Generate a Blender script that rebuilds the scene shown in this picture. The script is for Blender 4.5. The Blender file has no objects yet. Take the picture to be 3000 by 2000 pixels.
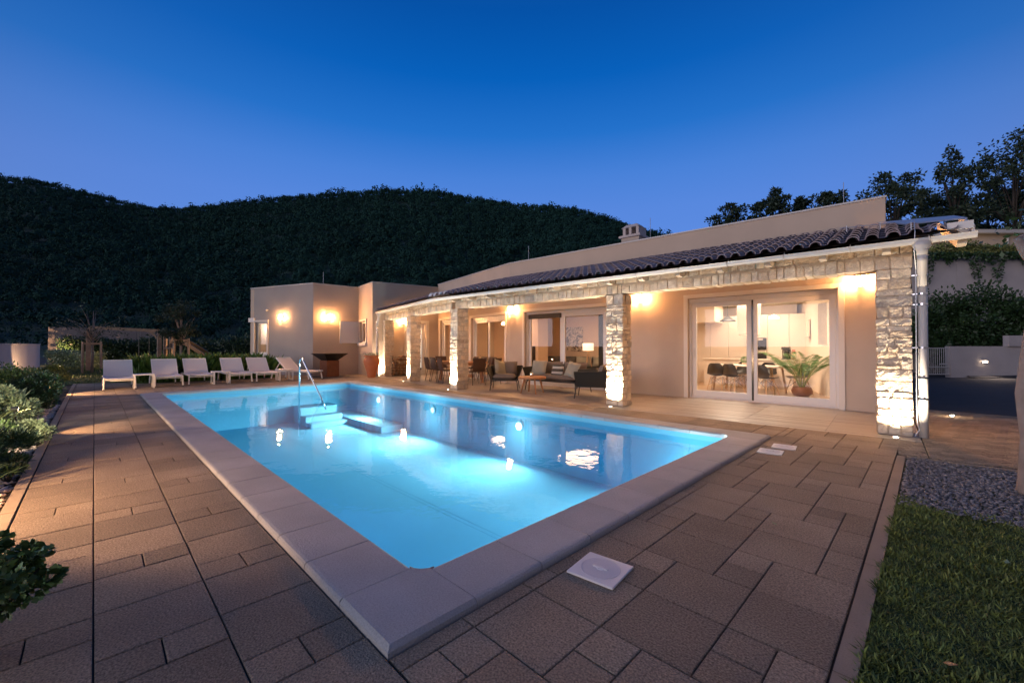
import bpy, bmesh, random, math
import numpy as np
from math import sin, cos, radians, pi, sqrt, atan, atan2, tan, exp
from mathutils import Vector, Matrix, noise as mnoise
R = random.Random(7)
scene = bpy.context.scene
COL = scene.collection
TH = radians(41.8)
FW = (-sin(TH), cos(TH)); RT = (cos(TH), sin(TH))
def W(f, r, z=0.0):                       # forward / right of the viewpoint -> world
    return Vector((f*FW[0]+r*RT[0], f*FW[1]+r*RT[1], z))
PA = (-sin(radians(86.8)), cos(radians(86.8))); PB = (sin(radians(3.2)), cos(radians(3.2)))
PO = (-1.92, 1.37)
def S(s, t, z=0.0):                       # pool frame -> world
    return Vector((PO[0]+s*PA[0]+t*PB[0], PO[1]+s*PA[1]+t*PB[1], z))
POOL_L, POOL_W = 12.6, 5.16

# ------------------------------------------------------------------ mesh builder
class MB:
    def __init__(s): s.v = []; s.f = []; s.np = []
    def add(s, vs, fs):
        b = len(s.v); s.v.extend([tuple(p) for p in vs]); s.f.extend([tuple(i+b for i in f) for f in fs]); return s
    def quad(s, a, b, c, d): return s.add([a, b, c, d], [(0, 1, 2, 3)])
    def poly(s, ps): return s.add(ps, [tuple(range(len(ps)))])
    def box(s, x0, x1, y0, y1, z0, z1, m=None):
        vs = [Vector((x, y, z)) for z in (z0, z1) for x, y in ((x0, y0), (x1, y0), (x1, y1), (x0, y1))]
        if m is not None: vs = [m @ v for v in vs]
        return s.add(vs, [(3, 2, 1, 0), (4, 5, 6, 7), (0, 1, 5, 4), (1, 2, 6, 5), (2, 3, 7, 6), (3, 0, 4, 7)])
    def prism(s, pts, z0, z1, caps=True):
        n = len(pts); A = sum(pts[i][0]*pts[(i+1) % n][1]-pts[(i+1) % n][0]*pts[i][1] for i in range(n))
        if A < 0: pts = pts[::-1]
        vs = [(p[0], p[1], z0) for p in pts]+[(p[0], p[1], z1) for p in pts]
        fs = [(i, (i+1) % n, n+(i+1) % n, n+i) for i in range(n)]
        if caps: fs += [tuple(range(n))[::-1], tuple(range(n, 2*n))]
        return s.add(vs, fs)
    def bar(s, a, b, w, h=None, up=Vector((0, 0, 1))):   # rectangular bar between points
        a = Vector(a); b = Vector(b); h = w if h is None else h
        d = (b-a).normalized(); x = d.cross(up)
        if x.length < 1e-4: x = d.cross(Vector((1, 0, 0)))
        x.normalize(); y = x.cross(d)
        vs = [p+x*w/2*i+y*h/2*j for p in (a, b) for i, j in ((-1, -1), (1, -1), (1, 1), (-1, 1))]
        return s.add(vs, [(0, 1, 2, 3), (7, 6, 5, 4), (0, 4, 5, 1), (1, 5, 6, 2), (2, 6, 7, 3), (3, 7, 4, 0)])
    def tube(s, path, rad, n=8, caps=True):
        path = [Vector(p) for p in path]; rad = rad if isinstance(rad, (list, tuple)) else [rad]*len(path)
        vs = []; fs = []; px = None
        for i, p in enumerate(path):
            d = (path[min(i+1, len(path)-1)]-path[max(i-1, 0)]).normalized()
            x = px-d*px.dot(d) if px is not None else d.cross(Vector((0, 0, 1)) if abs(d.z) < .95 else Vector((1, 0, 0)))
            x.normalize(); px = x; y = d.cross(x)
            for k in range(n):
                a = 2*pi*k/n; vs.append(p+(x*cos(a)+y*sin(a))*rad[i])
        for i in range(len(path)-1):
            for k in range(n):
                fs.append((i*n+k, i*n+(k+1) % n, (i+1)*n+(k+1) % n, (i+1)*n+k))
        if caps: fs += [tuple(range(n))[::-1], tuple(range((len(path)-1)*n, len(path)*n))]
        return s.add(vs, fs)
    def lathe(s, prof, c=(0, 0, 0), n=24):
        vs = []; fs = []; m = len(prof)
        for r, z in prof:
            for k in range(n):
                a = 2*pi*k/n; vs.append((c[0]+r*cos(a), c[1]+r*sin(a), c[2]+z))
        for i in range(m-1):
            for k in range(n): fs.append((i*n+k, i*n+(k+1) % n, (i+1)*n+(k+1) % n, (i+1)*n+k))
        return s.add(vs, fs)
    def leaves(s, P, N, L, Wd, rng, A=None):
        """P (n,3) positions, N (n,3) leaf direction; adds one folded quad per leaf via numpy"""
        n = len(P); D = N/np.maximum(np.linalg.norm(N, axis=1, keepdims=True), 1e-6)
        A = rng.normal(size=(n, 3)) if A is None else A; X = np.cross(D, A); X /= np.maximum(np.linalg.norm(X, axis=1, keepdims=True), 1e-6)
        L = np.asarray(L).reshape(-1, 1)*np.ones((n, 1)); Wd = np.asarray(Wd).reshape(-1, 1)*np.ones((n, 1))
        v = np.stack([P, P+D*L*.5+X*Wd*.5, P+D*L, P+D*L*.5-X*Wd*.5], 1)
        s.np.append(v.reshape(-1, 3)); return s
    def mesh(s, name, T=None):
        me = bpy.data.meshes.new(name)
        if s.np:
            q = np.concatenate(s.np); nb = len(s.v)
            assert all(True for _ in ())
            nv = nb+len(q); nq = len(q)//4
            co = np.zeros((nv, 3)); 
            if nb: co[:nb] = np.array(s.v)
            co[nb:] = q
            if T is not None: co = co @ np.array(T.to_3x3()).T+np.array(T.translation)
            ls = [i for f in s.f for i in f]; starts = []; k = 0
            for f in s.f: starts.append(k); k += len(f)
            li = np.concatenate([np.array(ls, dtype=np.int32), np.arange(nb, nv, dtype=np.int32)])
            st = np.concatenate([np.array(starts, dtype=np.int32), k+4*np.arange(nq, dtype=np.int32)])
            me.vertices.add(nv); me.vertices.foreach_set('co', co.ravel())
            me.loops.add(len(li)); me.loops.foreach_set('vertex_index', li)
            me.polygons.add(len(st)); me.polygons.foreach_set('loop_start', st)
            me.update(calc_edges=True); me.validate()
        else:
            vs = s.v if T is None else [T @ Vector(p) for p in s.v]
            me.from_pydata([tuple(p) for p in vs], [], s.f); me.update()
        return me

RM = {}
def link(o, parent=None):
    COL.objects.link(o)
    if parent is not None: o.parent = parent
    return o
def tag(o, label=None, cat=None, group=None, kind=None):
    if label: o['label'] = label
    if cat: o['category'] = cat
    if group: o['group'] = group
    if kind: o['kind'] = kind
    return o
def thing(name, label, cat, loc=(0, 0, 0), rz=0.0, group=None):
    o = bpy.data.objects.new(name, None); link(o); o.empty_display_size = .2
    o.location = loc; o.rotation_euler = (0, 0, rz); tag(o, label, cat, group)
    RM[o.name] = Matrix.Translation(Vector(loc)) @ Matrix.Rotation(rz, 4, 'Z')
    return o
def P(name, mb, m, parent=None, smooth=False, bevel=0, label=None, local=False):
    """one mesh object; coordinates are world unless local (already in the parent's frame)"""
    T = None
    if parent is not None and not local: T = RM[parent.name].inverted()
    me = mb.mesh(name, T); me.materials.append(m)
    if smooth: me.shade_smooth() if hasattr(me, 'shade_smooth') else [setattr(p, 'use_smooth', True) for p in me.polygons]
    o = bpy.data.objects.new(name, me); link(o, parent)
    RM[o.name] = RM[parent.name] if parent is not None else Matrix.Identity(4)
    if bevel:
        b = o.modifiers.new('bevel', 'BEVEL'); b.width = bevel; b.segments = 2; b.limit_method = 'ANGLE'; b.angle_limit = radians(40)
    if label: o['label'] = label
    return o
def sub(o, lv=1):
    m = o.modifiers.new('sub', 'SUBSURF'); m.levels = lv; m.render_levels = lv; return o
def struct(name, mb, m, kind='structure', smooth=False):
    o = P(name, mb, m, smooth=smooth); o['kind'] = kind; return o
def solo(name, mb, m, label, cat, group=None, smooth=False, bevel=0, kind=None, loc=None):
    """a thing that is one mesh, origin at loc"""
    T = Matrix.Translation(-Vector(loc)) if loc is not None else None
    me = mb.mesh(name, T); me.materials.append(m)
    if smooth: me.shade_smooth()
    o = bpy.data.objects.new(name, me); link(o)
    if loc is not None: o.location = loc
    if bevel:
        b = o.modifiers.new('bevel', 'BEVEL'); b.width = bevel; b.segments = 2; b.limit_method = 'ANGLE'
    return tag(o, label, cat, group, kind)
def dup(root, loc, rz, label=None, group=None):
    def cp(o, par):
        c = o.copy(); COL.objects.link(c)
        if par is not None: c.parent = par
        for ch in [x for x in o.children]: cp(ch, c)
        return c
    r = cp(root, None); r.location = loc; r.rotation_euler = (0, 0, rz)
    if label: r['label'] = label
    if group: r['group'] = group
    return r

# ------------------------------------------------------------------ materials
def mat(name, col, rough=.6, metal=0.0, var=0.0, vs=4.0, bump=0.0, bs=60.0, island=0.0, ramp=None, emit=0.0, ecol=None, spec=.5, fine=0.0, fs=200.0, coat=0.0):
    m = bpy.data.materials.new(name); m.use_nodes = True; nt = m.node_tree; N = nt.nodes; L = nt.links
    b = N['Principled BSDF']; b.inputs['Roughness'].default_value = rough; b.inputs['Metallic'].default_value = metal
    b.inputs['Specular IOR Level'].default_value = spec; b.inputs['Coat Weight'].default_value = coat
    b.inputs['Base Color'].default_value = (*col, 1)
    tc = N.new('ShaderNodeTexCoord'); out = None
    def mul(prev, fac_socket, lo, hi):
        mr = N.new('ShaderNodeMapRange'); mr.inputs['To Min'].default_value = lo; mr.inputs['To Max'].default_value = hi
        L.new(fac_socket, mr.inputs['Value'])
        mx = N.new('ShaderNodeMix'); mx.data_type = 'RGBA'; mx.blend_type = 'MULTIPLY'; mx.inputs['Factor'].default_value = 1
        if prev is None: mx.inputs['A'].default_value = (*col, 1)
        else: L.new(prev, mx.inputs['A'])
        L.new(mr.outputs['Result'], mx.inputs['B']); return mx.outputs['Result']
    if ramp or island: geo = N.new('ShaderNodeNewGeometry')
    if ramp:
        cr = N.new('ShaderNodeValToRGB'); cr.color_ramp.interpolation = 'LINEAR'
        while len(cr.color_ramp.elements) < len(ramp): cr.color_ramp.elements.new(.5)
        for e, (p, c) in zip(cr.color_ramp.elements, ramp): e.position = p; e.color = (*c, 1)
        L.new(geo.outputs['Random Per Island'], cr.inputs['Fac']); out = cr.outputs['Color']
    if island: out = mul(out, geo.outputs['Random Per Island'], 1-island, 1+island)
    if var:
        n = N.new('ShaderNodeTexNoise'); n.inputs['Scale'].default_value = vs; n.inputs['Detail'].default_value = 5
        L.new(tc.outputs['Object'], n.inputs['Vector']); out = mul(out, n.outputs['Fac'], 1-var*2, 1+var*2)
    if fine:
        n = N.new('ShaderNodeTexNoise'); n.inputs['Scale'].default_value = fs; n.inputs['Detail'].default_value = 3
        L.new(tc.outputs['Object'], n.inputs['Vector']); out = mul(out, n.outputs['Fac'], 1-fine*2.5, 1+fine*2.5)
    if out is not None: L.new(out, b.inputs['Base Color'])
    if bump:
        n = N.new('ShaderNodeTexNoise'); n.inputs['Scale'].default_value = bs; n.inputs['Detail'].default_value = 4
        L.new(tc.outputs['Object'], n.inputs['Vector'])
        bp = N.new('ShaderNodeBump'); bp.inputs['Strength'].default_value = bump; bp.inputs['Distance'].default_value = .02
        L.new(n.outputs['Fac'], bp.inputs['Height']); L.new(bp.outputs['Normal'], b.inputs['Normal'])
    if emit:
        b.inputs['Emission Color'].default_value = (*(ecol or col), 1); b.inputs['Emission Strength'].default_value = emit
    return m
def glassy(name, tint, base=.04, power=5.0, rough=0.0, bump=0.0, bscale=3.0, k=.96):
    """thin pane / water skin: transparent plus mirror by angle, the same from both sides"""
    m = bpy.data.materials.new(name); m.use_nodes = True; nt = m.node_tree; N = nt.nodes; L = nt.links
    N.remove(N['Principled BSDF']); o = N['Material Output']
    t = N.new('ShaderNodeBsdfTransparent'); t.inputs['Color'].default_value = (*tint, 1)
    g = N.new('ShaderNodeBsdfGlossy'); g.inputs['Roughness'].default_value = rough
    lw = N.new('ShaderNodeLayerWeight'); lw.inputs['Blend'].default_value = .5
    pw = N.new('ShaderNodeMath'); pw.operation = 'POWER'; pw.inputs[1].default_value = power
    L.new(lw.outputs['Facing'], pw.inputs[0])
    mr = N.new('ShaderNodeMapRange'); mr.inputs['To Min'].default_value = base; mr.inputs['To Max'].default_value = base+k
    L.new(pw.outputs[0], mr.inputs['Value'])
    mx = N.new('ShaderNodeMixShader'); L.new(mr.outputs['Result'], mx.inputs['Fac']); L.new(t.outputs[0], mx.inputs[1]); L.new(g.outputs[0], mx.inputs[2])
    if bump:
        tc = N.new('ShaderNodeTexCoord'); n = N.new('ShaderNodeTexNoise'); n.inputs['Scale'].default_value = bscale; n.inputs['Detail'].default_value = 3
        L.new(tc.outputs['Object'], n.inputs['Vector'])
        bp = N.new('ShaderNodeBump'); bp.inputs['Strength'].default_value = bump; bp.inputs['Distance'].default_value = .05
        L.new(n.outputs['Fac'], bp.inputs['Height']); L.new(bp.outputs['Normal'], g.inputs['Normal'])
    L.new(mx.outputs[0], o.inputs['Surface']); return m
WARM = (1.0, .56, .28); LIV = (1.0, .78, .58); COOL = (.88, 1.0, .98)
M = {}
M['paver'] = mat('concrete_paver', (.325, .255, .185), .85, var=.24, vs=1.3, bump=.9, bs=120, island=.20, fine=.5, fs=105)
M['joint'] = mat('paver_joint', (.05, .043, .037), .95, var=.2, vs=20)
M['kerb'] = mat('concrete_kerb', (.33, .26, .19), .85, var=.12, vs=3, bump=.4, bs=120, fine=.1)
M['coping'] = mat('cast_coping', (.43, .43, .425), .75, var=.12, vs=2.2, bump=.4, bs=90, island=.08, fine=.12, fs=120)
M['liner'] = mat('pool_liner', (.20, .60, .80), .9, var=.05, vs=.8, spec=.05)
M['seam'] = mat('pool_liner_seam', (.13, .48, .70), .9, spec=.05)
M['water'] = glassy('pool_water', (.86, .97, 1.0), base=.02, power=5, rough=.012, bump=.085, bscale=3.2, k=.9)
nt = M['water'].node_tree; N = nt.nodes; L = nt.links
vol = N.new('ShaderNodeVolumePrincipled'); vol.inputs['Density'].default_value = 2.2; vol.inputs['Color'].default_value = (.90, .988, 1.0, 1); vol.inputs['Anisotropy'].default_value = .55
L.new(vol.outputs[0], N['Material Output'].inputs['Volume'])
mixn = [n for n in N if n.bl_idname == 'ShaderNodeMixShader'][0]; src = mixn.inputs['Fac'].links[0].from_socket     # mirror only on the free surface, not on the basin side
tcw = N.new('ShaderNodeTexCoord'); sw_ = N.new('ShaderNodeSeparateXYZ'); L.new(tcw.outputs['Object'], sw_.inputs[0]); gt = N.new('ShaderNodeMath'); gt.operation = 'GREATER_THAN'; gt.inputs[1].default_value = -.102; L.new(sw_.outputs['Z'], gt.inputs[0])
ml = N.new('ShaderNodeMath'); ml.operation = 'MULTIPLY'; L.new(src, ml.inputs[0]); L.new(gt.outputs[0], ml.inputs[1]); L.new(ml.outputs[0], mixn.inputs['Fac'])
M['plaster'] = mat('beige_plaster', (.57, .47, .38), .9, var=.07, vs=1.3, bump=.35, bs=160)
M['plaster_g'] = mat('grey_beige_plaster', (.38, .35, .335), .9, var=.05, vs=1.5, bump=.35, bs=160)
M['white'] = mat('white_paint', (.80, .78, .75), .5, var=.02)
M['trim'] = mat('cream_window_surround', (.78, .72, .64), .7, var=.02, bump=.1, bs=80)
M['frame'] = mat('white_window_frame', (.76, .74, .72), .35)
M['gutter'] = mat('white_gutter_metal', (.56, .55, .54), .35)
M['stone'] = mat('rubble_stone', (.5, .4, .3), .9, var=.24, vs=9, bump=.7, bs=45, fine=.08, fs=60,
    ramp=[(0, (.50, .40, .30)), (.25, (.74, .59, .42)), (.5, (.62, .52, .41)), (.75, (.78, .66, .50)), (1, (.46, .40, .34))])
M['mortar'] = mat('lime_mortar', (.60, .49, .37), .95, var=.12, vs=12, bump=.5, bs=70)
M['tile'] = mat('clay_roof_tile', (.32, .26, .27), .8, var=.15, vs=3, island=.22, bump=.3, bs=40)
M['under'] = mat('roof_underlay', (.05, .04, .035), .9)
M['floor'] = mat('terrace_floor_tile', (.28, .25, .23), .42, var=.06, vs=1.5, bump=.05, bs=30)
M['zinc'] = mat('zinc_flashing', (.58, .62, .68), .55, .7, var=.04)
M['steel'] = mat('polished_steel', (.75, .76, .78), .12, 1.0)
M['dark_metal'] = mat('dark_powder_coat', (.03, .028, .026), .45)
M['glass'] = glassy('window_glass', (.96, .97, .96), base=.06, power=4, k=.8)
M['pvc'] = mat('lounger_white_frame', (.78, .77, .77), .4)
M['sling'] = mat('lounger_white_mesh_fabric', (.72, .70, .72), .8, bump=.3, bs=300, fine=.05, fs=400)
M['corten'] = mat('rusted_steel', (.17, .06, .028), .8, var=.2, vs=6, bump=.2)
M['bowl'] = mat('black_steel_plate', (.035, .032, .03), .35, .6)
M['terracotta'] = mat('terracotta', (.50, .17, .075), .75, var=.1, vs=5, bump=.1)
M['wood'] = mat('warm_wood', (.42, .20, .09), .55, var=.16, vs=9)
M['oak'] = mat('light_oak', (.58, .38, .22), .5, var=.1, vs=8)
M['bark'] = mat('bark', (.06, .05, .042), .9, var=.25, vs=7, bump=.7, bs=30)
M['palebark'] = mat('pale_grey_bark', (.26, .22, .20), .9, var=.25, vs=5, bump=.8, bs=18)
M['rope'] = mat('black_woven_rope', (.022, .023, .02), .7, bump=.6, bs=180)
M['brownrope'] = mat('brown_woven_rope', (.085, .045, .03), .75, bump=.6, bs=160)
M['cush'] = mat('grey_upholstery', (.16, .135, .12), .95, var=.06, vs=9, bump=.2, bs=120)
M['cush_l'] = mat('pale_green_grey_cushion', (.30, .29, .24), .95, var=.04, vs=9, bump=.2, bs=160)
M['cush_d'] = mat('dark_grey_cushion', (.07, .065, .06), .95, bump=.2, bs=160)
M['iwall'] = mat('interior_wall', (.74, .62, .51), .9, var=.02)
M['iwall_o'] = mat('living_room_wall', (.66, .50, .36), .9, var=.03)
M['ceil'] = mat('ceiling_white', (.78, .75, .71), .9)
M['ifloor'] = mat('interior_floor', (.50, .34, .22), .35, var=.08, vs=2)
M['cab'] = mat('kitchen_front', (.70, .58, .48), .35)
M['black'] = mat('black_gloss', (.012, .012, .013), .15)
M['chairblk'] = mat('dark_plastic_seat', (.035, .028, .025), .35)
M['lampmat'] = mat('lit_white_shade', (.9, .85, .75), .5, emit=1280, ecol=(1, .46, .165))
M['soffit'] = mat('soffit_boards', (.52, .44, .36), .8, var=.08, vs=4)
M['smalllamp'] = mat('lit_small_lamp', (.9, .85, .75), .5, emit=25, ecol=(1, .78, .55))
M['lens'] = mat('lit_uplight_lens', (1, .9, .8), .5, emit=40, ecol=(1, .84, .66))
M['dimlens'] = mat('dim_pool_lamp_lens', (.6, .8, .9), .5, emit=1.2, ecol=(.7, .95, 1))
M['poollens'] = mat('lit_pool_lamp_lens', (1, 1, 1), .5, emit=9, ecol=(.85, .97, 1))
M['bulb'] = mat('lit_bulb', (1, .9, .8), .5, emit=40, ecol=(1, .80, .56))
M['concrete'] = mat('cast_concrete', (.58, .52, .50), .9, var=.12, vs=.9, bump=.3, bs=30)
M['render_w'] = mat('white_rendered_wall', (.70, .67, .66), .9, var=.06, vs=2)
M['board'] = mat('weathered_boards', (.32, .28, .27), .9, var=.15, vs=3, bump=.3, bs=25)
M['paleboard'] = mat('pale_driftwood', (.56, .49, .42), .85, var=.15, vs=5, bump=.3, bs=25)
M['timber'] = mat('pale_timber', (.40, .30, .22), .8, var=.15, vs=6)
M['slide'] = mat('orange_slide_plastic', (.55, .26, .08), .4)
M['soil'] = mat('garden_soil', (.045, .035, .026), .95, var=.25, vs=6, bump=.6, bs=25)
M['asphalt'] = mat('asphalt', (.05, .05, .055), .9, var=.15, vs=2, bump=.4, bs=120)
M['lawn'] = mat('lawn_base', (.045, .075, .02), .95, var=.3, vs=5, bump=.6, bs=60)
M['blade'] = mat('grass_blades', (.15, .19, .045), .6, island=.5, var=.42, vs=3.0)
M['ornamental'] = mat('ornamental_grass', (.08, .17, .03), .6, island=.3)
M['leaf_d'] = mat('dark_glossy_leaf', (.035, .075, .025), .45, island=.35)
M['leaf_m'] = mat('mid_green_leaf', (.085, .14, .04), .5, island=.35)
M['leaf_p'] = mat('pale_green_leaf', (.26, .32, .17), .55, island=.3)
M['leaf_y'] = mat('yellow_green_leaf', (.20, .22, .06), .55, island=.35)
M['leaf_tree'] = mat('tree_leaf', (.030, .055, .030), .6, island=.35)
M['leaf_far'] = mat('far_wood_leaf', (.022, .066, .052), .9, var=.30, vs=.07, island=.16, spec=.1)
M['palm'] = mat('palm_leaf', (.09, .19, .05), .45, island=.25)
M['pebble'] = mat('grey_pebbles', (.20, .19, .20), .7, island=.5)
M['pebble_w'] = mat('pale_pebbles', (.55, .45, .40), .7, island=.35)
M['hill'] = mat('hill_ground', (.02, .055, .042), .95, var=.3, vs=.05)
M['curtain'] = mat('olive_curtain', (.10, .085, .06), .9)
M['blind'] = mat('cream_blind', (.70, .50, .33), .9)
M['pot'] = mat('glazed_pot', (.20, .085, .05), .35, var=.2, vs=8)

LIGHTS = []
def lamp(kind, name, loc, power, col, size=.05, aim=None, parent=None, angle=None, blend=.5):
    d = bpy.data.lights.new(name, kind); d.energy = power; d.color = col
    if kind == 'AREA': d.size = size
    else: d.shadow_soft_size = size
    if kind == 'SPOT': d.spot_size = radians(angle); d.spot_blend = blend
    o = bpy.data.objects.new(name, d); COL.objects.link(o)
    if parent is not None:
        o.parent = parent; Tm = RM[parent.name].inverted()
    else: Tm = Matrix.Identity(4)
    o.location = Tm @ Vector(loc)
    if aim is not None:
        dr = (Tm.to_3x3() @ (Vector(aim)-Vector(loc))); o.rotation_euler = dr.to_track_quat('-Z', 'Y').to_euler()
    return o

# ------------------------------------------------------------------ camera, sky, sun
cam = bpy.data.cameras.new('camera'); cam.lens = 36*959.5/2352; cam.sensor_width = 36; cam.clip_start = .05; cam.clip_end = 4000
co = bpy.data.objects.new('camera', cam); COL.objects.link(co); co.location = (0, 0, 1.3)
co.rotation_euler = (pi/2+atan(11/959.5), 0, TH); scene.camera = co
wd = bpy.data.worlds.new('World'); scene.world = wd; wd.use_nodes = True
nt = wd.node_tree; N = nt.nodes; L = nt.links; bg = N['Background']
sky = N.new('ShaderNodeTexSky'); sky.sky_type = 'NISHITA'; sky.sun_disc = False
SUN_AZ = atan2(-.30, -.95)    # pink afterglow low behind the viewpoint; the sky ahead is the blue half
sky.sun_elevation = radians(4.0); sky.sun_rotation = SUN_AZ; sky.altitude = 300; sky.ozone_density = 4.0
tc = N.new('ShaderNodeTexCoord'); sx = N.new('ShaderNodeSeparateXYZ'); L.new(tc.outputs['Generated'], sx.inputs[0])
cr = N.new('ShaderNodeValToRGB'); el = cr.color_ramp.elements
stops = [(0.0, (.15, .30, .80)), (.30, (.098, .25, .74)), (.37, (.068, .225, .70)), (.45, (.018, .170, .61)), (.54, (.002, .120, .51)), (.63, (.0003, .085, .40)), (.78, (.010, .075, .30)), (1.0, (.020, .070, .22))]
while len(el) < len(stops): el.new(.5)
for e, (p, c) in zip(el, stops): e.position = p; e.color = (*c, 1)
L.new(sx.outputs['Z'], cr.inputs['Fac'])
# ahead lies the clear blue half of the dusk sky, behind the viewpoint the dull pink afterglow
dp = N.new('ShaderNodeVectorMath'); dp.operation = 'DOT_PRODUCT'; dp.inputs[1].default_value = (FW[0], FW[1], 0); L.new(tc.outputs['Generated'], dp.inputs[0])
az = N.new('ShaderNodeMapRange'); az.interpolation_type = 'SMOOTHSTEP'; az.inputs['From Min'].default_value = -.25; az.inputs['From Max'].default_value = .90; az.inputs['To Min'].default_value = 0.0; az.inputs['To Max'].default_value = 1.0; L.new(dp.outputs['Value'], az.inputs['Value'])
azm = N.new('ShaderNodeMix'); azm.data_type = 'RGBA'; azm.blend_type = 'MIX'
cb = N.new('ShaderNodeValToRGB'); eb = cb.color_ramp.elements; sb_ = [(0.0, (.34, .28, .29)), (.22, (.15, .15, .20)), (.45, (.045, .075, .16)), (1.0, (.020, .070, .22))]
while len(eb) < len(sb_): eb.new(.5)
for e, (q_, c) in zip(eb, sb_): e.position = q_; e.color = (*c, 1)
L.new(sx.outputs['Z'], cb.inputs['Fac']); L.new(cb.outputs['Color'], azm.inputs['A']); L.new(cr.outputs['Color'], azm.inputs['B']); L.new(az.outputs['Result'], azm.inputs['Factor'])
mx = N.new('ShaderNodeMix'); mx.data_type = 'RGBA'; mx.blend_type = 'MIX'; mx.inputs['Factor'].default_value = .90
sc_ = N.new('ShaderNodeMix'); sc_.data_type = 'RGBA'; sc_.blend_type = 'MULTIPLY'; sc_.inputs['Factor'].default_value = 1; sc_.inputs['B'].default_value = (.02, .02, .02, 1)
L.new(sky.outputs[0], sc_.inputs['A']); L.new(sc_.outputs['Result'], mx.inputs['A']); 
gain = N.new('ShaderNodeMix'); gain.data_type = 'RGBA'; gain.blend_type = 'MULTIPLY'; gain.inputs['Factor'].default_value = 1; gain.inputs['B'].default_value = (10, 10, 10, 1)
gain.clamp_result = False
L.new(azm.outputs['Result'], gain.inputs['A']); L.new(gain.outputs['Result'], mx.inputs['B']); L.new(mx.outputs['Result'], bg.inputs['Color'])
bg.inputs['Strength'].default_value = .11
sun = bpy.data.lights.new('sun', 'SUN'); sun.energy = 1.6; sun.angle = radians(50); sun.color = (1.0, .90, .99)
so = bpy.data.objects.new('sun', sun); COL.objects.link(so); so.rotation_euler = (-Vector((sin(SUN_AZ)*cos(radians(4)), cos(SUN_AZ)*cos(radians(4)), sin(radians(4))))).to_track_quat('-Z', 'Y').to_euler(); so.location = (0, 0, 30)
vs_ = scene.view_settings; vs_.view_transform = 'Standard'; vs_.look = 'None'; vs_.exposure = 0; vs_.gamma = 1; vs_.use_curve_mapping = False
scene.render.engine = 'CYCLES'; cy = scene.cycles; cy.use_denoising = True
try: cy.denoiser = 'OPENIMAGEDENOISE'; cy.denoising_input_passes = 'RGB_ALBEDO_NORMAL'
except Exception: pass
cy.volume_bounces = 20; cy.max_bounces = 22; cy.diffuse_bounces = 4; cy.glossy_bounces = 4; cy.transparent_max_bounces = 12; cy.transmission_bounces = 4
cy.caustics_reflective = False; cy.caustics_refractive = False; cy.sample_clamp_indirect = 6.0; cy.sample_clamp_direct = 0; cy.use_adaptive_sampling = True; cy.adaptive_threshold = .01
# ================================================================== GROUND, DECK
NPR = np.random.default_rng(5)
def clip(poly, edges):
    """clip a convex polygon by half planes (px,py,nx,ny): keep points with (p-p0).n >= 0"""
    for (px, py, nx, ny) in edges:
        out = []
        for i in range(len(poly)):
            a = poly[i]; b = poly[(i+1) % len(poly)]
            da = (a[0]-px)*nx+(a[1]-py)*ny; db = (b[0]-px)*nx+(b[1]-py)*ny
            if da >= 0: out.append(a)
            if (da >= 0) != (db >= 0):
                t = da/(da-db); out.append((a[0]+(b[0]-a[0])*t, a[1]+(b[1]-a[1])*t))
        poly = out
        if len(poly) < 3: return []
    return poly
def parea(p): return .5*sum(p[i][0]*p[(i+1) % len(p)][1]-p[(i+1) % len(p)][0]*p[i][1] for i in range(len(p)))
def hp(a, b, side):            # half plane through world points a,b; keep the side of point side
    nx, ny = -(b[1]-a[1]), b[0]-a[0]
    if (side[0]-a[0])*nx+(side[1]-a[1])*ny < 0: nx, ny = -nx, -ny
    return (a[0], a[1], nx, ny)
def paver(mb, poly, gap=.0032, zt=0.0, bev=.004):
    """one paver: top inset by a chamfer, sides down"""
    if len(poly) < 3 or abs(parea(poly)) < .002: return
    if parea(poly) < 0: poly = poly[::-1]
    def inset(d):
        n = len(poly); out = []
        for i in range(n):
            p0, p1, p2 = Vector(poly[i-1][:2]), Vector(poly[i][:2]), Vector(poly[(i+1) % n][:2])
            d1 = (p1-p0); d2 = (p2-p1)
            if d1.length < 1e-5 or d2.length < 1e-5: return None
            d1.normalize(); d2.normalize(); n1 = Vector((-d1.y, d1.x)); n2 = Vector((-d2.y, d2.x)); m = n1+n2
            if m.length < .2: return None
            m.normalize(); k = d/max(.35, m.dot(n1)); out.append(p1+m*k)
        return out
    a = inset(gap); b = inset(gap+bev)
    if not a or not b: return
    h = zt+R.uniform(-.0015, .0015); n = len(a)
    vs = [(p.x, p.y, h-.04) for p in a]+[(p.x, p.y, h-bev*.8) for p in a]+[(p.x, p.y, h) for p in b]
    fs = [tuple(range(2*n, 3*n))]
    for i in range(n):
        j = (i+1) % n; fs += [(i, j, n+j, n+i), (n+i, n+j, 2*n+j, 2*n+i)]
    mb.add(vs, fs)
U = .2075
def lattice(mb, keep, s0, s1, t0, t1):
    """pattern of two big and two small slabs, long joints along the pool's short side"""
    for a in range(-60, 90):
        for b in range(-60, 90):
            oi, oj = 2*a+b, 2*a-4*b
            for (i, j, w) in ((0, 2, 2), (0, 4, 2), (1, 6, 1), (1, 7, 1)):
                i0, j0 = i+oi, j+oj
                sA, sB = -.90-i0*U, -.90-(i0+w)*U; tA, tB = j0*U, (j0+w)*U
                if sA < s0-.5 or sB > s1+.5 or tB < t0-.5 or tA > t1+.5: continue
                q = [S(sA, tA)[:2], S(sB, tA)[:2], S(sB, tB)[:2], S(sA, tB)[:2]]
                q = clip(q, keep)
                if q: paver(mb, q)
def rect_keep(s0, s1, t0, t1):
    c = S((s0+s1)/2, (t0+t1)/2)
    P4 = [S(s0, t0), S(s1, t0), S(s1, t1), S(s0, t1)]
    return [hp(P4[i], P4[(i+1) % 4], c) for i in range(4)]
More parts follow.
